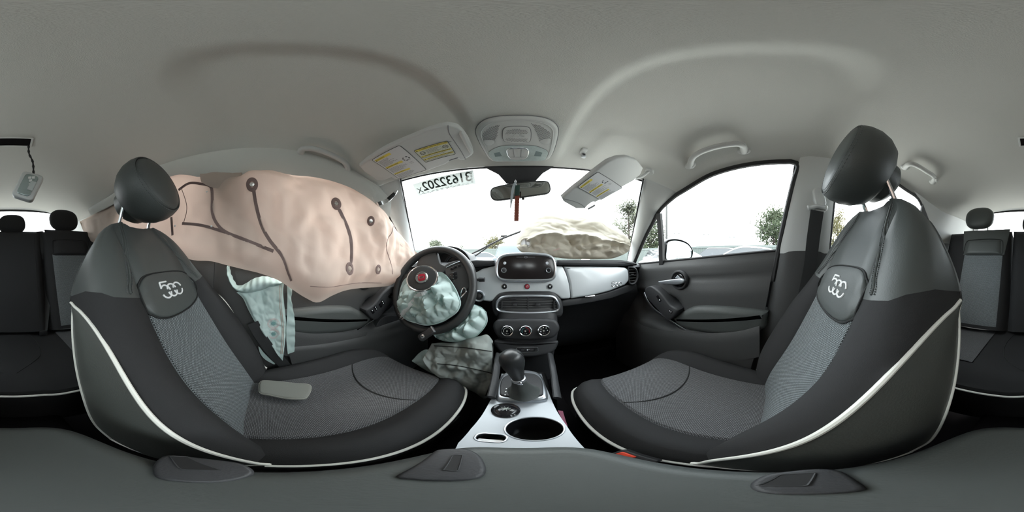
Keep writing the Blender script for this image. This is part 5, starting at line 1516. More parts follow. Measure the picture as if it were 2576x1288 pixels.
# ---------------- driver visor, folded up
Fvl = plane3((-.468, .304, .325), (-.157, .327, .362), (-.44, .482, .318), (1, 0, 0))
vl = thing('sun_visor', 'grey sun visor folded up on the driver side with two warning labels', 'sun visor', fp(Fvl, .15, .05, -.01), 'sun visors')
ol = [(904, 420), (923, 404), (969, 375), (1035, 346), (1101, 320), (1128, 314.5), (1152, 319), (1166, 332), (1180, 353), (1191, 379), (1187, 392), (1167, 404), (1156, 404), (1151, 398), (1132, 405), (1124, 413), (1075, 431), (1005, 452), (990, 451), (985, 447), (964, 456), (947, 454), (914, 432)]
p2 = ccw(res([V((q.x, q.y, 0)) for q in pxf(Fvl, ol + ol[:1])], 110, True))
mk('visor_pad', slab(p2, Fvl, .0, .007, -.018, 4), lightplastic, vl, smooth=50)
e = pxf(Fvl, [(1127, 315), (1130, 335), (1145, 358), (1162, 384), (1172, 402)])
mk('end_cap_line', tube([fp(Fvl, q.x, q.y, .0004) for q in cr([V((a.x, a.y, 0)) for a in e], 20)], .0010, 5), inkg, vl)
e = pxf(Fvl, [(1159, 330), (1166, 345), (1178, 368), (1188, 385)])
mk('pivot_clip', tube([fp(Fvl, q.x, q.y, .001) for q in cr([V((a.x, a.y, 0)) for a in e], 14)], [.003] + [.0065]*12 + [.003], 10), lightplastic, vl, smooth=50)
q = pxf(Fvl, [(1130, 404), (1152, 397)])
mk('clip_notch', tube([fp(Fvl, q[0].x, q[0].y, -.004), fp(Fvl, q[1].x, q[1].y, -.004)], .005, 8), inkg, vl)
visor_label(vl, Fvl, [(935, 402), (1005, 365), (1073, 427), (1004, 450)], .0012, 1, 3)
visor_label(vl, Fvl, [(1041, 379), (1125, 354), (1146, 387), (1071, 408)], .0012, 2, 5)
# ---------------- passenger visor, hanging
Fvr = plane3((.1265, .50, .188), (.2575, .56, .184), (.267, .36, .307), (1, 0, 0))
vr = thing('sun_visor', 'grey sun visor hanging half lowered on the passenger side with one warning label', 'sun visor', fp(Fvr, .1, 0, -.01), 'sun visors')
ol = [(1414, 499), (1440, 476), (1465, 457), (1500, 428), (1530, 406), (1554, 397), (1578, 395), (1603, 404), (1619, 424), (1612, 440), (1592, 457), (1561, 474), (1499, 510), (1491, 509), (1480, 517), (1472, 526), (1450, 526), (1419, 509)]
p2 = ccw(res([V((q.x, q.y, 0)) for q in pxf(Fvr, ol + ol[:1])], 110, True))
mk('visor_pad', slab(p2, Fvr, .0, .007, -.016, 4), lightplastic, vr, smooth=50)
e = pxf(Fvr, [(1416, 500), (1440, 505), (1462, 514), (1474, 525)])
mk('end_cap_line', tube([fp(Fvr, q.x, q.y, .0004) for q in cr([V((a.x, a.y, 0)) for a in e], 16)], .0010, 5), inkg, vr)
visor_label(vr, Fvr, [(1452, 470), (1504, 432), (1566, 472), (1511, 503)], .0012, 1, 8)
h0 = fp(Fvr, *pxf(Fvr, [(1588, 455)])[0], -.008)
h2 = ceil_hit(1634, 430, .004)
h1 = V(((h0.x*.45 + h2.x*.55), (h0.y*.45 + h2.y*.55), (h0.z*.45 + h2.z*.55 - .012)))
mk('hinge_arm', tube(cr([h0, h1, h2], 16), .0055, 10), lightplastic, vr, smooth=50)
mk('hinge_rod', tube([h0, h0.lerp(h1, .35)], .006, 10), chrome, vr)
mk('hinge_base', lathe([(.020, -.004), (.020, .004), (.016, .009), (.008, .010)], FR(h2, V((-.5, -.3, -1)), (1, 0, 0)), 20, 1.0, .75), lightplastic, vr, smooth=40)
e = [fp(Fvr, *q, -.012) for q in pxf(Fvr, [(1482, 531), (1492, 526), (1500, 521)])]
mk('clip', tube(e, .004, 6), inkg, vr)

# ---------------- overhead console
oc = thing('overhead_console', 'grey overhead console with speaker perforations and two map lights', 'overhead console', ceil_hit(1300, 350))
a, b, c = ceil_hit(1300, 300, .004), ceil_hit(1240, 398, .004), ceil_hit(1370, 398, .004)
Fo = plane3(a, b, c, (1, 0, 0))
cut = [(1197, 330), (1204, 313), (1225, 299), (1260, 292), (1300, 290.5), (1340, 292), (1375, 298), (1398, 312), (1404, 330), (1398, 362), (1388, 388), (1376, 399), (1350, 403), (1300, 404), (1252, 404), (1232, 398), (1216, 375), (1203, 350)]
oo = ccw(spoly(pxf(Fo, cut), 90))
mk('console_shell', slab(oo, Fo, .012, .010, -.02, 4), lightplastic, oc, smooth=50)
mk('shell_gap', tube([fp(Fo, q.x, q.y, .0) for q in inset(oo, -.001)], .0016, 5, True), inkg, oc)
inn = inset(oo, .014)
mk('inner_rim', tube([fp(Fo, q.x, q.y, .0125) for q in inn], .0016, 5, True), lightplastic, oc)
# raised middle panel with the mark, speaker fields
mid = ccw(spoly(pxf(Fo, [(1265, 335), (1267, 320), (1278, 314), (1300, 313), (1324, 314), (1333, 320), (1335, 336), (1332, 350), (1318, 354), (1300, 354.5), (1280, 353), (1268, 348)]), 48))
mk('mark_panel', slab(mid, Fo, .0155, .002, .008), lightplastic, oc, smooth=50)
mk('panel_gap', tube([fp(Fo, q.x, q.y, .0125) for q in inset(mid, -.001)], .0009, 4, True), inkg, oc)
qc = pxf(Fo, [(1299, 336)])[0]
tb = [tube([fp(Fo, qc.x - p.x, qc.y - p.y*1., .0160) for p in cr([V((a_, b_, 0)) for a_, b_ in pl], 14)], .0011, 5) for pl in stroke500(.044, .015)]
if Fo.col[1].xyz.y < 0: tb = [tube([fp(Fo, qc.x + p.x, qc.y - p.y, .0160) for p in cr([V((a_, b_, 0)) for a_, b_ in pl], 14)], .0011, 5) for pl in stroke500(.044, .015)]
tag(mk('mark', join(*tb), lightplastic, oc), 'embossed 500 numeral mark')
holes = []
def inside(p, poly):
    c = False
    for i in range(len(poly)):
        a, b = poly[i-1], poly[i]
        if (a.y > p.y) != (b.y > p.y) and p.x < (b.x - a.x)*(p.y - a.y)/(b.y - a.y) + a.x: c = not c
    return c
fields = [pxf(Fo, f) for f in ([(1213, 345), (1216, 328), (1235, 315), (1258, 308), (1254, 322), (1250, 340), (1246, 348)], [(1336, 306), (1360, 312), (1380, 325), (1388, 340), (1356, 346), (1350, 330), (1342, 315)], [(1275, 321), (1299, 318), (1325, 321), (1328, 331), (1299, 331), (1272, 331)], [(1272, 342), (1328, 342), (1325, 349), (1300, 351), (1276, 349)])]
xs_ = [q.x for f in fields for q in f]; ys_ = [q.y for f in fields for q in f]
step = .0042; j = 0; yv = min(ys_)
while yv < max(ys_):
    xv = min(xs_) + (step/2 if j % 2 else 0)
    while xv < max(xs_):
        p = V((xv, yv))
        for k, f in enumerate(fields):
            if inside(p, f): holes.append(slab(ell(.0010, .0010, 6, xv, yv), Fo, .0128 if k < 2 else .0160, 0, .012)); break
        xv += step
    yv += step*.87; j += 1
mk('speaker_holes', join(*holes), ink, oc, smooth=0, kind='stuff')
for pts in ([(1217, 350), (1222, 346), (1240, 347), (1245, 353), (1235, 360), (1222, 358)], [(1357, 349), (1372, 343), (1384, 343), (1385, 352), (1378, 357), (1368, 357)]):
    q = ccw(spoly(pxf(Fo, pts), 24)); mk('lamp_button', slab(q, Fo, .0140, .001, .01), lightplastic, oc, smooth=40); mk('button_gap', tube([fp(Fo, a_.x, a_.y, .0124) for a_ in q], .0007, 4, True), inkg, oc)
lens = M('frosted_lens', (.50, .58, .57), .2, spec=.5, vary=(120, .15))
ln = ccw(spoly(pxf(Fo, [(1228, 381), (1240, 370), (1262, 362), (1300, 360), (1342, 361), (1365, 368), (1378, 377), (1374, 391), (1366, 398), (1330, 399), (1300, 400), (1250, 400), (1240, 396)]), 60))
mk('map_light_lens', slab(ln, Fo, .0150, .002, .01), lens, oc, smooth=40)
mk('lens_gap', tube([fp(Fo, a_.x, a_.y, .0128) for a_ in ln], .0010, 4, True), inkg, oc)
for pts in ([(1243, 379), (1257, 376), (1263, 386), (1246, 388)], [(1348, 373), (1364, 378), (1360, 387), (1343, 386)]):
    mk('bulb_shadow', slab(pxf(Fo, pts), Fo, .0154, 0, .014), M('lens_dark', (.20, .26, .26), .3) if 'lens_dark' not in bpy.data.materials else bpy.data.materials['lens_dark'], oc, smooth=0)
sh = ccw(spoly(pxf(Fo, [(1274, 372), (1282, 366), (1302, 365), (1324, 366), (1331, 372), (1329, 384), (1321, 393), (1303, 396), (1285, 393), (1277, 385)]), 48))
mk('switch_bezel', slab(sh, Fo, .0185, .003, .012), chrome, oc, smooth=40)
mk('switch_face', slab(inset(sh, .0035), Fo, .0198, .001, .015), lightplastic, oc, smooth=40)
for pts in ([(1291, 367), (1294, 387)], [(1311, 367), (1310, 387)], [(1281, 387), (1325, 387)]):
    q = pxf(Fo, pts); mk('switch_gap', tube([fp(Fo, a_.x, a_.y, .0200) for a_ in q], .0006, 4), inkg, oc)

# ---------------- mirror with sensor cover
mr = thing('rear_view_mirror', 'dark framed rear view mirror on the windscreen', 'mirror', AY(1308, 478, .64))
tcv = [ws_hit(x, y, .004) for x, y in ((1216, 420), (1250, 417), (1288, 416), (1330, 416), (1365, 417), (1394, 419))]
bcv = [ws_hit(x, y, .03) for x, y in ((1274, 462), (1288, 462), (1304, 462), (1320, 460), (1335, 458), (1348, 455))]
mid_t = [a.lerp(b, .5) + V((((a.x+b.x)/2 - .02)*-.10, -.006, 0)) for a, b in zip(tcv, bcv)]
mk('sensor_cover', loft([[*cr(r, 14), *[p + V((0, .03, .012)) for p in reversed(cr(r, 14))]] for r in (tcv, mid_t, bcv)]), dashplastic, mr, smooth=50)
Fm = FR(AY(1309, 479, .635), V((-.05, -1, .03)), (1, 0, 0))
mo = ccw(spoly(pxf(Fm, [(1234, 487), (1236, 477), (1245, 471), (1275, 464), (1310, 459), (1345, 456), (1370, 455.5), (1380, 459), (1384, 470), (1384, 480), (1376, 487), (1350, 491), (1310, 497), (1270, 502), (1248, 504), (1237, 499)]), 70))
mk('mirror_back', slab([V((q.x, q.y)) for q in mo], FR(Fm.translation, -Fm.col[2].xyz, Fm.col[0].xyz), .03, .02, -.0, 4) if False else loft([[fp(Fm, q.x, q.y, 0) for q in mo], [fp(Fm, q.x, q.y, -.010) for q in mo], [fp(Fm, q.x*.8, q.y*.75, -.028) for q in mo]]), dashplastic, mr, smooth=50)
mk('mirror_rim', bezel(mo, Fm, [(-.001, -.006), (-.0012, .0015), (.001, .003), (.003, .0025), (.0035, .0005)]), dashplastic, mr, smooth=40)
mk('mirror_glass', slab(inset(mo, .003), Fm, .0012, 0, .0004), M('tinted_mirror', (.42, .43, .42), .03, metal=1.), mr, smooth=0)
mk('mirror_stem', tube([fp(Fm, 0, .01, -.02), fp(Fm, 0, .03, -.05), AY(1308, 452, .70)], .012, 12), dashplastic, mr)
q = pxf(Fm, [(1316, 497)])[0]
mk('dimmer_tab', box(fp(Fm, q.x, q.y - .004, 0), (.010, .008, .012), None, .002), rubber, mr)
# ---------------- hanging freshener
fz_ = thing('hanging_freshener', 'red brown air freshener strip with torn pale wrapper hanging from the mirror', 'air freshener', AY(1299, 556, .60))
redm = M('freshener_red', (.26, .06, .035), .7, bump=(900, 1.), vary=(60, .4))
pt_ = [AY(1301, 470, .606), AY(1301, 495, .602), AY(1300, 525, .60), AY(1299, 556, .60)]
b_ = cr(pt_, 40); w_ = [.0165 + .0016*sin(k*2.1) for k in range(40)]
mk('strip', strap(b_, w_, (-.2, -1, 0), .004), redm, fz_, smooth=40)
mk('label_top', strap([AY(1302, 466, .603), AY(1301, 492, .599)], .018, (-.2, -1, 0), .002), M('freshener_green', (.03, .07, .06), .5), fz_, smooth=0)
mk('string', tube([AY(1297, 452, .62), AY(1298, 462, .605), AY(1300, 470, .604)], .0012, 5), white, fz_)
wr = [AY(x, y, .592) for x, y in ((1297, 456), (1292, 470), (1288, 490), (1286, 510), (1283, 530))]
mk('wrapper', strap(cr(wr, 20), [.004, .008, .011, .012, .013, .012, .012, .013, .012, .010, .011, .010, .009, .010, .008, .006, .005, .004, .002, .001], (-.5, -1, .1), .0006), M('wrapper_foil', (.45, .52, .56), .3, metal=.3), fz_, smooth=0)
mk('knot', lathe([(.001, -.006), (.004, -.003), (.005, .003), (.001, .006)], Matrix.Translation(AY(1297, 457, .60)), 8), white, fz_)

# ---------------- lot sticker on the glass (its print faces outwards)
ls = thing('windscreen_sticker', 'white lot number sticker with big mirrored digits on the windscreen', 'sticker', ws_hit(1120, 460, .004))
C4 = [ws_hit(x, y, .005) for x, y in ((1038, 464), (1190, 428), (1197, 462), (1052, 493))]
sm = clothmat('sticker_paper', (.70, .72, .71), (.80, .86, .82), .13)
mk('sticker_paper', grid([[C4[0].lerp(C4[1], t) for t in [k/8 for k in range(9)]], [C4[3].lerp(C4[2], t) for t in [k/8 for k in range(9)]]]), sm, ls, smooth=0)
ux = (C4[0] - C4[1]); Wd = ux.length; ux = ux.normalized(); vy = ((C4[0] + C4[1]) - (C4[3] + C4[2])); Hh = vy.length/2; vy = vy.normalized()
ctr = (C4[0] + C4[1] + C4[2] + C4[3]) / 4; nn = ux.cross(vy); back_ = D(1120, 455)
def smat(o): o = o - back_*.0012; return Matrix(((ux.x, vy.x, -back_.x, o.x), (ux.y, vy.y, -back_.y, o.y), (ux.z, vy.z, -back_.z, o.z), (0, 0, 0, 1)))
dk = M('digit_green_black', (.03, .045, .04), .7)
text('lot_number', '31632202', Hh*.94, smat(ctr + ux*(-Wd*.045) + vy*Hh*.06), dk, ls, .0003, sx=.80, spacing=.97, bold=.0010)
text('lot_letter', 'X', Hh*.62, smat(ctr + ux*(Wd*.43) + vy*Hh*(-.12)), dk, ls, .0003, sx=.8)
rnd = random.Random(3); sl_ = []
for r_ in range(2):
    u = -.40
    while u < .44:
        w = rnd.uniform(.02, .06); o = ctr + ux*(u*Wd) - vy*(Hh*(.36 + .08*r_))
        sl_.append(([o + ux*Wd*w*0 - back_*.001, o + ux*Wd*w - back_*.001, o + ux*Wd*w - vy*.0022 - back_*.001, o - vy*.0022 - back_*.001], [(0, 1, 2, 3)])); u += w + rnd.uniform(.015, .06)
for k in range(12):
    o = ctr - ux*(Wd*.475) + vy*(Hh*(.45 - .07*k)); h = .0015 + .001*(k % 3)
    sl_.append(([o - back_*.001, o + ux*Wd*.03 - back_*.001, o + ux*Wd*.03 - vy*h - back_*.001, o - vy*h - back_*.001], [(0, 1, 2, 3)]))
mk('small_print', join(*sl_), inkg, ls, smooth=0, kind='stuff')

# ---------------- grab handles
def handle(pts, label, off, hook=False, ends=True):
    P = [ceil_hit(x, y, o) for (x, y), o in zip(pts, off)]
    t = thing('grab_handle', label, 'grab handle', P[0], 'roof grab handles')
    c = cr(P, 36); r = [.0105 + .004*max(0, abs(k - 17.5)/17.5)**4 for k in range(36)]
    mk('grip', tube(c, r, 12), lightplastic, t, smooth=60)
    for p in (P[0], P[-1]):
        q = V((p.x, p.y, p.z)); nz = V((0, 0, 1))
        mk('mount', lathe([(.019, -.012), (.018, .006), (.012, .014)], FR(q + V((.0, 0, .004)), V((-q.x*.8, 0, -.6)), (0, 1, 0)), 20, 1.25, .85), lightplastic, t, smooth=50)
    if hook:
        p = P[-2] + V((-.012, 0, -.018))
        mk('coat_hook', join(tube([p + V((0, 0, .012)), p, p + V((-.004, .006, -.006))], .004, 8), box(p + V((-.002, .002, .0)), (.012, .014, .016), None, .003)), lightplastic, t, smooth=50)
    return t
handle([(757, 392), (759, 377), (775, 373), (800, 377), (830, 388), (858, 402), (871, 414), (876, 434)], 'grey grab handle above the driver-side curtain airbag', (.0, .022, .030, .032, .032, .030, .022, .0))
handle([(1736, 418), (1741, 399), (1760, 384), (1795, 371), (1830, 364), (1855, 362), (1869, 367), (1872, 381)], 'grey grab handle above the passenger front window', (.0, .022, .030, .032, .032, .030, .022, .0))
handle([(2276, 421), (2284, 414), (2297, 413), (2313, 420), (2332, 432), (2345, 440), (2351, 448), (2346, 458)], 'grey grab handle with coat hook above the passenger-side rear window', (.0, .02, .028, .03, .03, .028, .02, .0), True)
# ---------------- small clip left where the visor hooked in
p = ceil_hit(1468, 378, .0)
hk = thing('visor_clip', 'small grey visor clip on the headliner near the overhead console', 'clip', p)
mk('clip_base', box(p + V((0, 0, -.004)), (.020, .034, .012), None, .004), lightplastic, hk, smooth=50)
mk('clip_jaw', box(ceil_hit(1468, 393, .012), (.016, .014, .016), None, .004), satin, hk, smooth=50)
mk('clip_gap', box(ceil_hit(1469, 388, .013), (.010, .005, .006), None, .001), ink, hk)

# ---------------- rear dome lamp: opening, wire, hanging module
a = ceil_hit(2562, 357, .0); b = ceil_hit(82, 357, .0)
cen_ = (a + b) / 2
sl = thing('lamp_opening', 'white framed empty lamp opening in the rear headliner', 'lamp opening', cen_)
Fsl = FR(V((cen_.x, cen_.y, CZ(cen_.x, cen_.y) - .002)), (0, .08, -1), (1, 0, 0))
w = (a - b).length
mk('opening_frame', bezel(rrect(w, .062, .006, 3), Fsl, [(0, -.004), (0, .003), (.003, .004), (.007, .003), (.008, -.002)]), M('frame_white', (.72, .73, .72), .5), sl, smooth=40)
mk('opening_cavity', slab(rrect(w - .012, .050, .004, 3), Fsl, .0012, 0, -.01), carpet, sl, smooth=0)
lc = AH(70, 468, .60)
lp_ = thing('dangling_lamp', 'pale grey interior lamp dangling from the rear headliner by its wire', 'lamp', lc)
nl = V((.12, 1, .12)).normalized()
ul = (D(86, 425) - D(55, 510)); Fl_ = FR(lc, nl, ul.cross(nl) * -1)
if Fl_.col[1].xyz.z < 0: Fl_ = FR(lc, nl, ul.cross(nl))
hh = .125; ww = .083
mk('lamp_body', slab(rrect(ww, hh, .016, 6), Fl_, .010, .006, -.014, 4), M('lamp_white', (.66, .68, .68), .45), lp_, smooth=50)
cl_ = mk('lamp_lens', slab(rrect(ww*.62, hh*.80, .014, 6), Fl_, .014, .003, .008), M('lamp_lens', (.42, .50, .50), .06, metal=.55, bump=(60, 1., 2)), lp_, smooth=50)
mk('lens_foil', join(*[slab([V((x0, y0)), V((x0 + .010, y0 + .004)), V((x0 + .006, y0 + .016)), V((x0 - .004, y0 + .010))], Fl_, .0146, 0, .0138) for x0, y0 in ((.000, .012), (-.008, .024), (.006, -.004), (.004, .030))]), white, lp_, smooth=0)
mk('lamp_switch', slab(rrect(.022, .044, .004, 4, .016 * (1 if Fl_.col[0].xyz.x < 0 else -1), -.002), Fl_, .0165, .002, .010), M('lamp_sw', (.55, .60, .60), .4), lp_, smooth=50)
wt = ceil_hit(72, 366, .0); wb = fp(Fl_, 0, hh/2 - .004, 0)
mk('wire', tube(cr([wt, wt.lerp(wb, .3) + V((.004, 0, 0)), wt.lerp(wb, .6) + V((-.004, .003, 0)), wb], 20), [.004 + .0014*sin(k*1.9) for k in range(20)], 8), rubber, lp_, smooth=50)

# ---------------- front belts
dr = V((.60, -.125, .205))
sb = thing('seat_belt', 'black seat belt on the passenger centre pillar hanging from a grey height adjuster', 'seat belt', (.62, -.15, -.2), 'front seat belts')
c1 = AX(2056, 512, .565); c2 = AX(2056, 530, .560); c3 = AX(2046, 600, .575); c4 = AX(2036, 680, .595); c5 = AX(2010, 800, .610)
mk('webbing', strap(cr([c2, c3, c4, c5], 24), .048, (-1, 0, 0), .0018), beltmat, sb, smooth=40)
mk('adjuster_track', slab(rrect(.040, .11, .018, 5), FR(AX(2062, 505, .580), (-1, 0, .1), (0, 1, 0)), .006, .004, -.004), pillar_m, sb, smooth=50)
mk('adjuster_cover', slab(rrect(.044, .082, .018, 5), FR(AX(2060, 498, .572), (-1, 0, .1), (0, 1, -.15)), .014, .008, -.006, 4), lightplastic, sb, smooth=50)
g0, g1, g2 = AX(2031, 524, .566), AX(2056, 519, .558), AX(2080, 524, .566)
mk('belt_guide', tube(cr([g0, g0.lerp(g1, .5), g1, g1.lerp(g2, .5), g2], 16), [.009, .012] + [.008]*12 + [.012, .009], 10), lightplastic, sb, smooth=50)
sb2 = thing('seat_belt', 'black seat belt crossing behind the torn teal side airbag by the driver seat', 'seat belt', (-.6, 0, -.5), 'front seat belts')
mk('webbing', strap(cr([AX(636, 812, -.585), AX(655, 845, -.582), AX(680, 880, -.580), AX(706, 908, -.580), AX(722, 925, -.585)], 20), .042, (1, 0, 0), .002), beltmat, sb2, smooth=40)
# rear centre belt
rbelt = thing('rear_seat_belt', 'black lap and shoulder belt hanging down the rear backrest', 'seat belt', D(112, 830) * .92)
pth = [D(100, 582)*1.13, D(108, 615)*1.06, D(118, 680)*1.01, D(116, 760)*.955, D(108, 830)*.915]
mk('webbing', strap(cr(pth, 24), [.045 - .0 * k for k in range(24)], [V((sin(k*.12)*.5, 1, .2)) for k in range(24)], .002), beltmat, rbelt, smooth=40)
mk('tongue', box(D(109, 838)*.905, (.04, .012, .028), None, .003), rubber, rbelt)
# buckle beside the passenger cushion
fb = thing('belt_buckle', 'orange red belt buckle down between the armrest and the passenger cushion', 'buckle', AX(1606, 1160, .108), 'front belt buckles')
Fq = FR(AX(1592, 1152, .100), V((-.5, -.2, .9)), D(1640, 1165) - D(1580, 1148))
mk('buckle_body', slab(rrect(.052, .022, .005), Fq, .0, .003, -.02), rubber, fb, smooth=40)
mk('release_button', slab(rrect(.022, .012, .003, 3, -.010, 0), Fq, .004, .002, -.004), redbuckle, fb, smooth=40)

# ---------------- pad left on the driver seat
tp = thing('trim_flap', 'rounded grey rectangular trim flap lying on the driver seat cushion', 'trim piece', AZ(716, 982, -.462))
zt = -.452
Ft = FR(AZ(717, 981, zt), (.12, -.10, 1), AZ(780, 985, zt) - AZ(655, 975, zt))
fl = ccw(spoly(pxf(Ft, [(653, 966), (662, 958), (700, 960), (745, 965), (778, 968), (782, 980), (775, 995), (762, 1003), (720, 1002), (680, 994), (655, 989), (652, 978)]), 60))
mk('flap_body', slab(fl, Ft, .006, .006, -.008, 4), M('flap_grey', (.20, .205, .185), .7, bump=(300, .3)), tp, smooth=50)
mk('flap_rim', tube([fp(Ft, q.x, q.y, .001) for q in inset(fl, -.0005)], .0012, 5, True), M('flap_rim', (.34, .34, .30), .7), tp)

# ---------------- torn chrome-edged end of the driver pillar trim
ch = thing('torn_trim', 'torn chrome edged trim end at the top of the driver-side windscreen pillar', 'trim piece', AX(965, 508, -.47))
pth = [AY(948, 514, .44), AY(965, 509, .455), AY(980, 500, .47), AY(990, 490, .485), AY(996, 480, .50)]
mk('trim_strip', strap(cr(pth, 16), .018, (.3, -1, -.2), .003), chrome, ch, smooth=40)
mk('trim_clip', strap([AY(976, 500, .462), AY(992, 486, .484)], .010, (.3, -1, -.2), .006), rubber, ch, smooth=0)

# ---------------- leaflet beside the console, rubbish
rl = thing('red_leaflet', 'dark red folded card stuck between the console and the passenger seat', 'card', AZ(1418, 1060, -.45))
mk('card', loft([[AZ(x, y, -.44 - dz) for x, y in ((1403, 1032), (1416, 1034), (1428, 1072), (1424, 1074))] for dz in (0, .004)]), M('card_red', (.16, .01, .05), .5), rl, smooth=0)
# ================================================================== outside: yard, fences, cars, trees, lamp posts
G = -EYE
gm = M('yard_gravel', (.50, .49, .46), .95, vary=(.4, .25), bump=(8, .5, 5))
gs = 60
ground = structure(mk('ground', ([V((-120, -120, G)), V((120, -120, G)), V((120, 120, G)), V((-120, 120, G))], [(0, 1, 2, 3)]), gm, smooth=0), 'pale gravel yard around the car')
fence_m = M('fence_sheet', (.055, .07, .067), .6, vary=(.6, .12)); fence_c = M('fence_cap', (.065, .08, .078), .5); post_m = M('post_grey', (.018, .02, .02), .6)
def panel_mesh(w, h):
    rows = [[], []]; n = 48
    for k in range(n + 1):
        x = w * k / n; d = .02 if (k % 4) in (1, 2) else 0.
        rows[0].append(V((x, -d, 0))); rows[1].append(V((x, -d, h)))
    return grid(rows)
def fence(name, label, p0, p1, h, pw=3.0):
    root = thing(name, label, 'fence', (*p0, G), 'yard fences')
    d = V((p1[0]-p0[0], p1[1]-p0[1])); n = max(1, int(d.length / pw)); d.normalize(); ang = atan2(d.y, d.x)
    me = mp = mr_ = None
    for k in range(n):
        def put(nm, mesh_o, first):
            if first is None: return mesh_o
            o = first.copy(); COL.objects.link(o); o.parent = root; return o
        if k == 0:
            R = Matrix.Rotation(ang, 4, 'Z')
            def tr(vf): return [R @ v for v in vf[0]], vf[1]
            me = mk('sheet_panel', tr(panel_mesh(pw, h)), fence_m, root, smooth=0); me.location = (0, 0, 0)
            mp = mk('post', tr(box((0, .06, (h + .12)/2), (.09, .09, h + .12))), post_m, root, smooth=0); mp.location = (0, 0, 0)
            mr_ = mk('top_rail', tr(box((pw/2, .0, h), (pw, .12, .22))), fence_c, root, smooth=0); mr_.location = (0, 0, 0)
            continue
        for f in (me, mp, mr_):
            o = f.copy(); COL.objects.link(o); o.parent = root; o.location = (d.x*pw*k, d.y*pw*k, 0)
fence('sheet_fence', 'pale green corrugated sheet fence along the passenger side of the yard', (15, 34), (15, -26), 2.05)
fence('sheet_fence', 'pale corrugated sheet fence across the yard ahead of the windscreen', (-32, 34), (14, 34), 2.6)

bark = M('bark', (.04, .033, .028), .9, bump=(20, 1.))
def leafmat(n, c): return clothmat(n, c, tuple(min(1, x*1.6) for x in c), .3, vary=(2, .35), bump=(5, .1))
leaf_g = leafmat('leaf_green', (.035, .048, .026)); leaf_o = leafmat('leaf_olive', (.075, .07, .034)); leaf_p = leafmat('leaf_pale', (.075, .085, .06))
def tree(name, label, x, y, h, r, mat, seed, n=2600, ls=.16, low=.25, gap=.0, twig=True):
    rnd = random.Random(seed); root = thing(name, label, 'tree', (x, y, G), 'trees beyond the yard')
    br = [tube([V((x, y, G)), V((x + .1, y, G + h*.35)), V((x - .05, y + .1, G + h*.7)), V((x, y, G + h*.95))], [h*.022, h*.017, h*.010, h*.003], 8)]
    cl = []
    for k in range(34):
        t = low + (1 - low) * rnd.random(); a = rnd.uniform(0, 2*pi); z = G + h*t
        rr = r * (1 - ((t - .45)/.62)**2) * rnd.uniform(.55, 1.05) if abs(t - .45) < .6 else r*.2
        e = V((x + rr*cos(a), y + rr*sin(a), z + rr*.25)); s = V((x, y, G + h*max(.12, t - .18)))
        br.append(tube([s, s.lerp(e, .5) + V((0, 0, .1)), e], [h*.007, h*.004, h*.0012], 5)); cl.append((e, r*.30)); cl.append((s.lerp(e, .6), r*.26))
    mk('trunk', join(*br), bark, root, smooth=60)
    vs, fs = [], []
    for k in range(n):
        c, q = rnd.choice(cl); d = V((rnd.gauss(0, 1), rnd.gauss(0, 1), rnd.gauss(0, .8))) * q * .62; p = c + d
        u = V((rnd.gauss(0, 1), rnd.gauss(0, 1), rnd.gauss(0, 1))).normalized(); w = u.orthogonal().normalized(); s = ls * rnd.uniform(.5, 1.2); b = len(vs)
        vs += [p - u*s, p + w*s*.45, p + u*s, p - w*s*.45]; fs.append((b, b+1, b+2, b+3))
    mk('crown', (vs, fs), mat, root, smooth=0, kind='stuff')
def polar(px, r): d = D(px, 644); return d.x*r, d.y*r
x, y = polar(1946, 19); tree('pine_tree', 'open needled tree beyond the passenger front window', x, y, 6.3, 2.4, leaf_g, 2, 5200, .19, .22)
x, y = polar(1582, 29); tree('broadleaf_tree', 'tall grey green tree behind the passenger windscreen pillar', x, y, 10.8, 3.3, leaf_p, 5, 6500, .27, .25)
x, y = polar(1638, 40); tree('broadleaf_tree', 'dark tree seen through the small quarter window', x, y, 11., 4.4, leaf_g, 8, 7000, .36, .15)
x, y = polar(2108, 20); tree('broadleaf_tree', 'tree beyond the passenger rear door window', x, y, 6.4, 2.2, leaf_o, 11, 3200, .16, .25)
x, y = polar(1246, 42); tree('broadleaf_tree', 'olive bushy tree beyond the front fence by the wiper', x, y, 5.6, 3.4, leaf_o, 14, 3600, .26, .2)
x, y = polar(1096, 46); tree('broadleaf_tree', 'pale green tree beyond the front fence above the steering wheel', x, y, 5.0, 2.8, leaf_p, 17, 2600, .28, .3)
x, y = polar(1160, 62); tree('broadleaf_tree', 'bare looking pale tree beyond the front fence', x, y, 5.2, 3.4, leaf_p, 23, 1000, .2, .3)

# ---------------- lamp posts, utility pole and wires
def lamp_post(px, topy, r, label):
    x, y = polar(px, r); d = D(px, topy); z = r * d.z / sqrt(d.x**2 + d.y**2)
    t = thing('lamp_post', label, 'lamp post', (x, y, G), 'distant lamp posts')
    mk('pole', tube([V((x, y, G)), V((x, y, z))], .07*r/40, 6), post_m, t)
    tx = V((-y, x, 0)).normalized()
    mk('lamp_arm', tube([V((x, y, z)) - tx*r*.016, V((x, y, z)) + tx*r*.016], .035*r/40, 5), post_m, t)
    for m in (-1, 1): mk('lamp_head', box(V((x, y, z)) + tx*m*r*.014, (r*.012, r*.012, r*.004)), post_m, t, smooth=0)
lamp_post(1702, 588, 55, 'far lamp post above the door mirror')
lamp_post(1776, 591, 50, 'far twin lamp post, tallest of those over the silver car')
lamp_post(1841, 597, 60, 'far lamp post between the twin post and the tree')
x, y = polar(1677, 20)
up_ = thing('utility_pole', 'slim dark utility pole rising beside the quarter window bar', 'pole', (x, y, G))
mk('pole', tube([V((x, y, G)), V((x, y, 11))], [.13, .10], 8), post_m, up_)
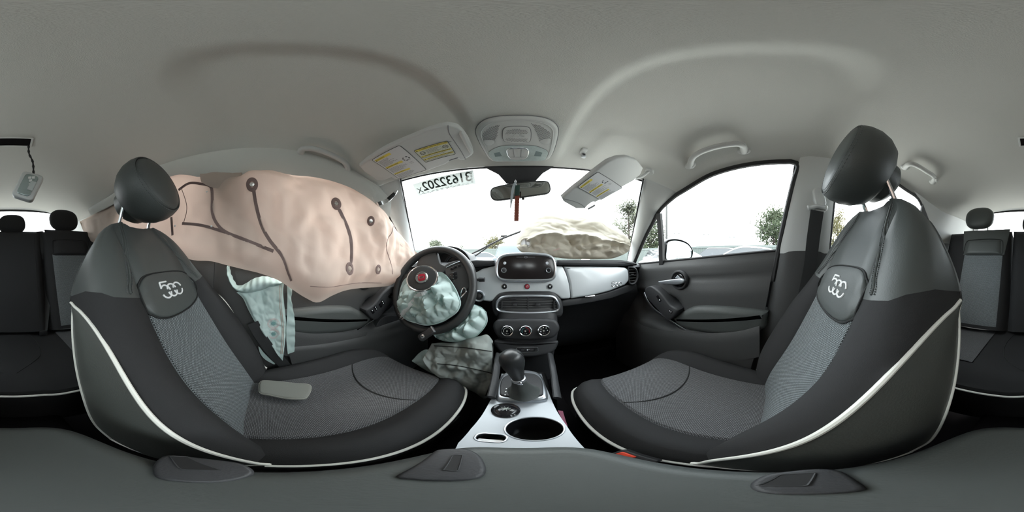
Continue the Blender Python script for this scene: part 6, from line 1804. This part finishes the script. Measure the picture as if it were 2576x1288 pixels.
a = V((x, y, 3.4)); b = V((*polar(1870, 70), 4.6))
wr_ = mk('wire', tube([a.lerp(b, k/20) - V((0, 0, 1.2*sin(pi*k/20))) for k in range(21)], .018, 4), post_m, up_)

# ---------------- parked cars
def car(name, label, x, y, ang, mat, kind='sedan', s=1.0):
    root = thing(name, label, 'car', (x, y, G), 'parked cars')
    R = Matrix.Translation((x, y, G)) @ Matrix.Rotation(ang, 4, 'Z')
    tr = lambda vf: ([R @ (v*s) for v in vf[0]], vf[1])
    H = {'sedan': 1.45, 'suv': 1.72, 'van': 1.75}[kind]; L = 4.6
    side = {'sedan': [(-2.3, .45), (-2.28, .85), (-2.1, .98), (-1.6, 1.02), (.95, .98), (1.9, .85), (2.25, .72), (2.3, .45)],
            'suv': [(-2.25, .45), (-2.25, 1.0), (-2.2, 1.08), (-1.5, 1.1), (1.0, 1.08), (1.9, .98), (2.2, .85), (2.25, .45)],
            'van': [(-2.2, .45), (-2.25, 1.0), (-2.2, 1.1), (-1.5, 1.12), (1.2, 1.08), (2.0, .92), (2.2, .8), (2.25, .45)]}[kind]
    roof = {'sedan': [(-1.75, 1.02), (-1.1, 1.36), (-.5, 1.45), (.15, 1.42), (.95, .98)], 'suv': [(-2.15, 1.08), (-1.95, 1.5), (-1.6, 1.68), (-.3, 1.72), (.3, 1.64), (1.05, 1.08)],
            'van': [(-2.18, 1.1), (-2.1, 1.5), (-1.7, 1.7), (0, 1.75), (.5, 1.65), (1.5, 1.05)]}[kind]
    sp = cr([V((a, 0, b)) for a, b in side], 30)
    def ring(p, w): return [V((q.x, w, q.z)) for q in p]
    lw = .28
    low = [V((2.3, 0, .28)), V((-2.3, 0, .28))]
    def body_loop(w, ins): return [V((q.x*(1-ins*.02), w, q.z - ins*.03)) for q in sp] + [V((2.2, w, lw)), V((-2.2, w, lw))]
    mk('body', tr(loft([body_loop(-.88, 1), body_loop(-.90, .0), body_loop(-.80, -1), body_loop(.80, -1), body_loop(.90, 0), body_loop(.88, 1)])), mat, root, smooth=40)
    rp = cr([V((a, 0, b)) for a, b in roof], 24)
    def rl(w, dz): return [V((q.x, w(q.z), q.z + dz)) for q in rp]
    wz = lambda z: .84 - .28 * max(0, z - 1.0)
    L0 = [V((q.x, -wz(q.z), q.z)) for q in rp]; L1 = [V((q.x, -wz(q.z)*.75, q.z + .03)) for q in rp]; R1 = [V((q.x, wz(q.z)*.75, q.z + .03)) for q in rp]; R0 = [V((q.x, wz(q.z), q.z)) for q in rp]
    mk('roof', tr(grid([L0, L1, R1, R0])), mat, root, smooth=40)
    for sg in (-1, 1):
        g = [V((q.x, sg*(wz(q.z) + .001), q.z)) for q in rp]; base = [V((q.x, sg*.845, min(q.z, sp[0].z*0 + 1.0))) for q in rp]
        mk('side_glass', tr(grid([g, base])), M('car_glass', (.03, .035, .04), .08, spec=.6) if 'car_glass' not in bpy.data.materials else bpy.data.materials['car_glass'], root, smooth=40)
        mk('window_frame', tr(tube([V((q.x, sg*(wz(q.z) + .004), q.z - .02)) for q in rp], .022, 5)), chrome if kind == 'sedan' else mat, root)
    for wx in (-1.4, 1.4):
        for sg in (-1, 1):
            mk('wheel', tr(lathe([(.20, -.02), (.32, -.02), (.33, .05), (.33, .18), (.30, .2)], FR((wx, sg*.90, .33), (0, -sg, 0), (1, 0, 0)), 24)), rubber, root, smooth=40)
            mk('wheel_rim', tr(lathe([(.21, -.03), (.20, -.01), (.10, -.02), (.02, -.035)], FR((wx, sg*.90, .33), (0, -sg, 0), (1, 0, 0)), 20)), satin, root, smooth=40)
    for sg in (-1, 1):
        mk('tail_light', tr(box((-2.26, sg*.72, .88), (.08, .26, .16), None, .02)), M('tail_red', (.35, .01, .02), .3) if 'tail_red' not in bpy.data.materials else bpy.data.materials['tail_red'], root)
    return root
pale = M('car_silver', (.20, .22, .23), .3, metal=.5, coat=.5); pearl = M('car_white', (.30, .31, .32), .3, coat=.5); darkc = M('car_dark', (.02, .022, .025), .3, coat=.5); bluec = M('car_blue_grey', (.03, .045, .055), .3, coat=.5)
x, y = polar(1868, 6.2); car('parked_sedan', 'silver sedan with arched roof parked beyond the passenger window', x, y, radians(96), pale)
x, y = polar(1790, 12.5); car('parked_suv', 'dark suv parked behind the silver sedan', x, y, radians(100), darkc, 'suv')
x, y = polar(1690, 9.5); car('parked_sedan', 'white car whose bonnet shows beside the door mirror', x, y, radians(80), pearl)
x, y = polar(1650, 16.5); car('parked_van', 'dark grey people carrier seen through the quarter window', x, y, radians(60), darkc, 'van')
x, y = polar(1290, 9.0); car('parked_suv', 'dark blue grey suv parked ahead behind the passenger airbag', x, y, radians(95), bluec, 'suv')
x, y = polar(1222, 15.0); car('parked_sedan', 'white sedan parked ahead by the front fence', x, y, radians(20), pearl)

# ---------------- wiper on the windscreen
wp = thing('wiper', 'black windscreen wiper slanting up from the driver side', 'wiper', ws_hit(1190, 648, -.02))
pth = [ws_hit(x, y, -.018) for x, y in ((1188, 638), (1230, 617), (1262, 601), (1300, 586), (1330, 575))]
mk('blade', tube(cr(pth, 20), .006, 6), rubber, wp)
pth = [ws_hit(x, y, -.03) for x, y in ((1192, 646), (1215, 630), (1240, 612), (1264, 600))]
mk('arm', tube(cr(pth, 16), .005, 6), rubber, wp)
mk('blade_mount', box(ws_hit(1268, 594, -.03), (.04, .014, .014), None, .004), rubber, wp)

# ---------------- door mirror
dm = thing('door_mirror', 'passenger door mirror in a dark housing outside the window', 'door mirror', (.74, .56, -.05))
Fdm = FR((.78, .545, .01), V((-.28, -1, .0)), (1, -.28, 0))
op = ccw(spoly(pxf(Fdm, [(1672, 657), (1671, 625), (1675, 606), (1690, 600), (1712, 602), (1732, 612), (1743, 630), (1741, 647), (1730, 656), (1700, 661)]), 60))
mk('housing', loft([[fp(Fdm, q.x, q.y, .004) for q in inset(op, .004)], [fp(Fdm, q.x, q.y, .0) for q in op], [fp(Fdm, q.x, q.y, -.03) for q in op], [fp(Fdm, q.x*.85, q.y*.8, -.09) for q in op]], False, True), M('mirror_housing', (.02, .022, .025), .35, coat=.4), dm, smooth=50)
gp = inset(op, .014)
mk('mirror_glass', slab(gp, Fdm, .0055, 0, .0015), M('dim_mirror', (.22, .24, .25), .02, metal=1.), dm, smooth=0)
for k, tx_ in enumerate(('OBJECTS IN MIRROR ARE', 'CLOSER THAN THEY APPEAR')):
    q = pxf(Fdm, [(1711, 646.5 + 3.2*k)])[0]
    text('mirror_print', tx_, .0062, Matrix.Translation(fp(Fdm, q.x, q.y, .006)) @ Fdm.to_3x3().to_4x4(), inkg, dm, .0002)
mk('mirror_foot', box((.69, .60, -.05), (.07, .06, .03), None, .01), rubber, dm)
# ------------------------------------------------------------------ raise everything so that the ground is z = 0
for _o in scene.objects:
    if _o.parent is None:
        _o.location.z += EYE
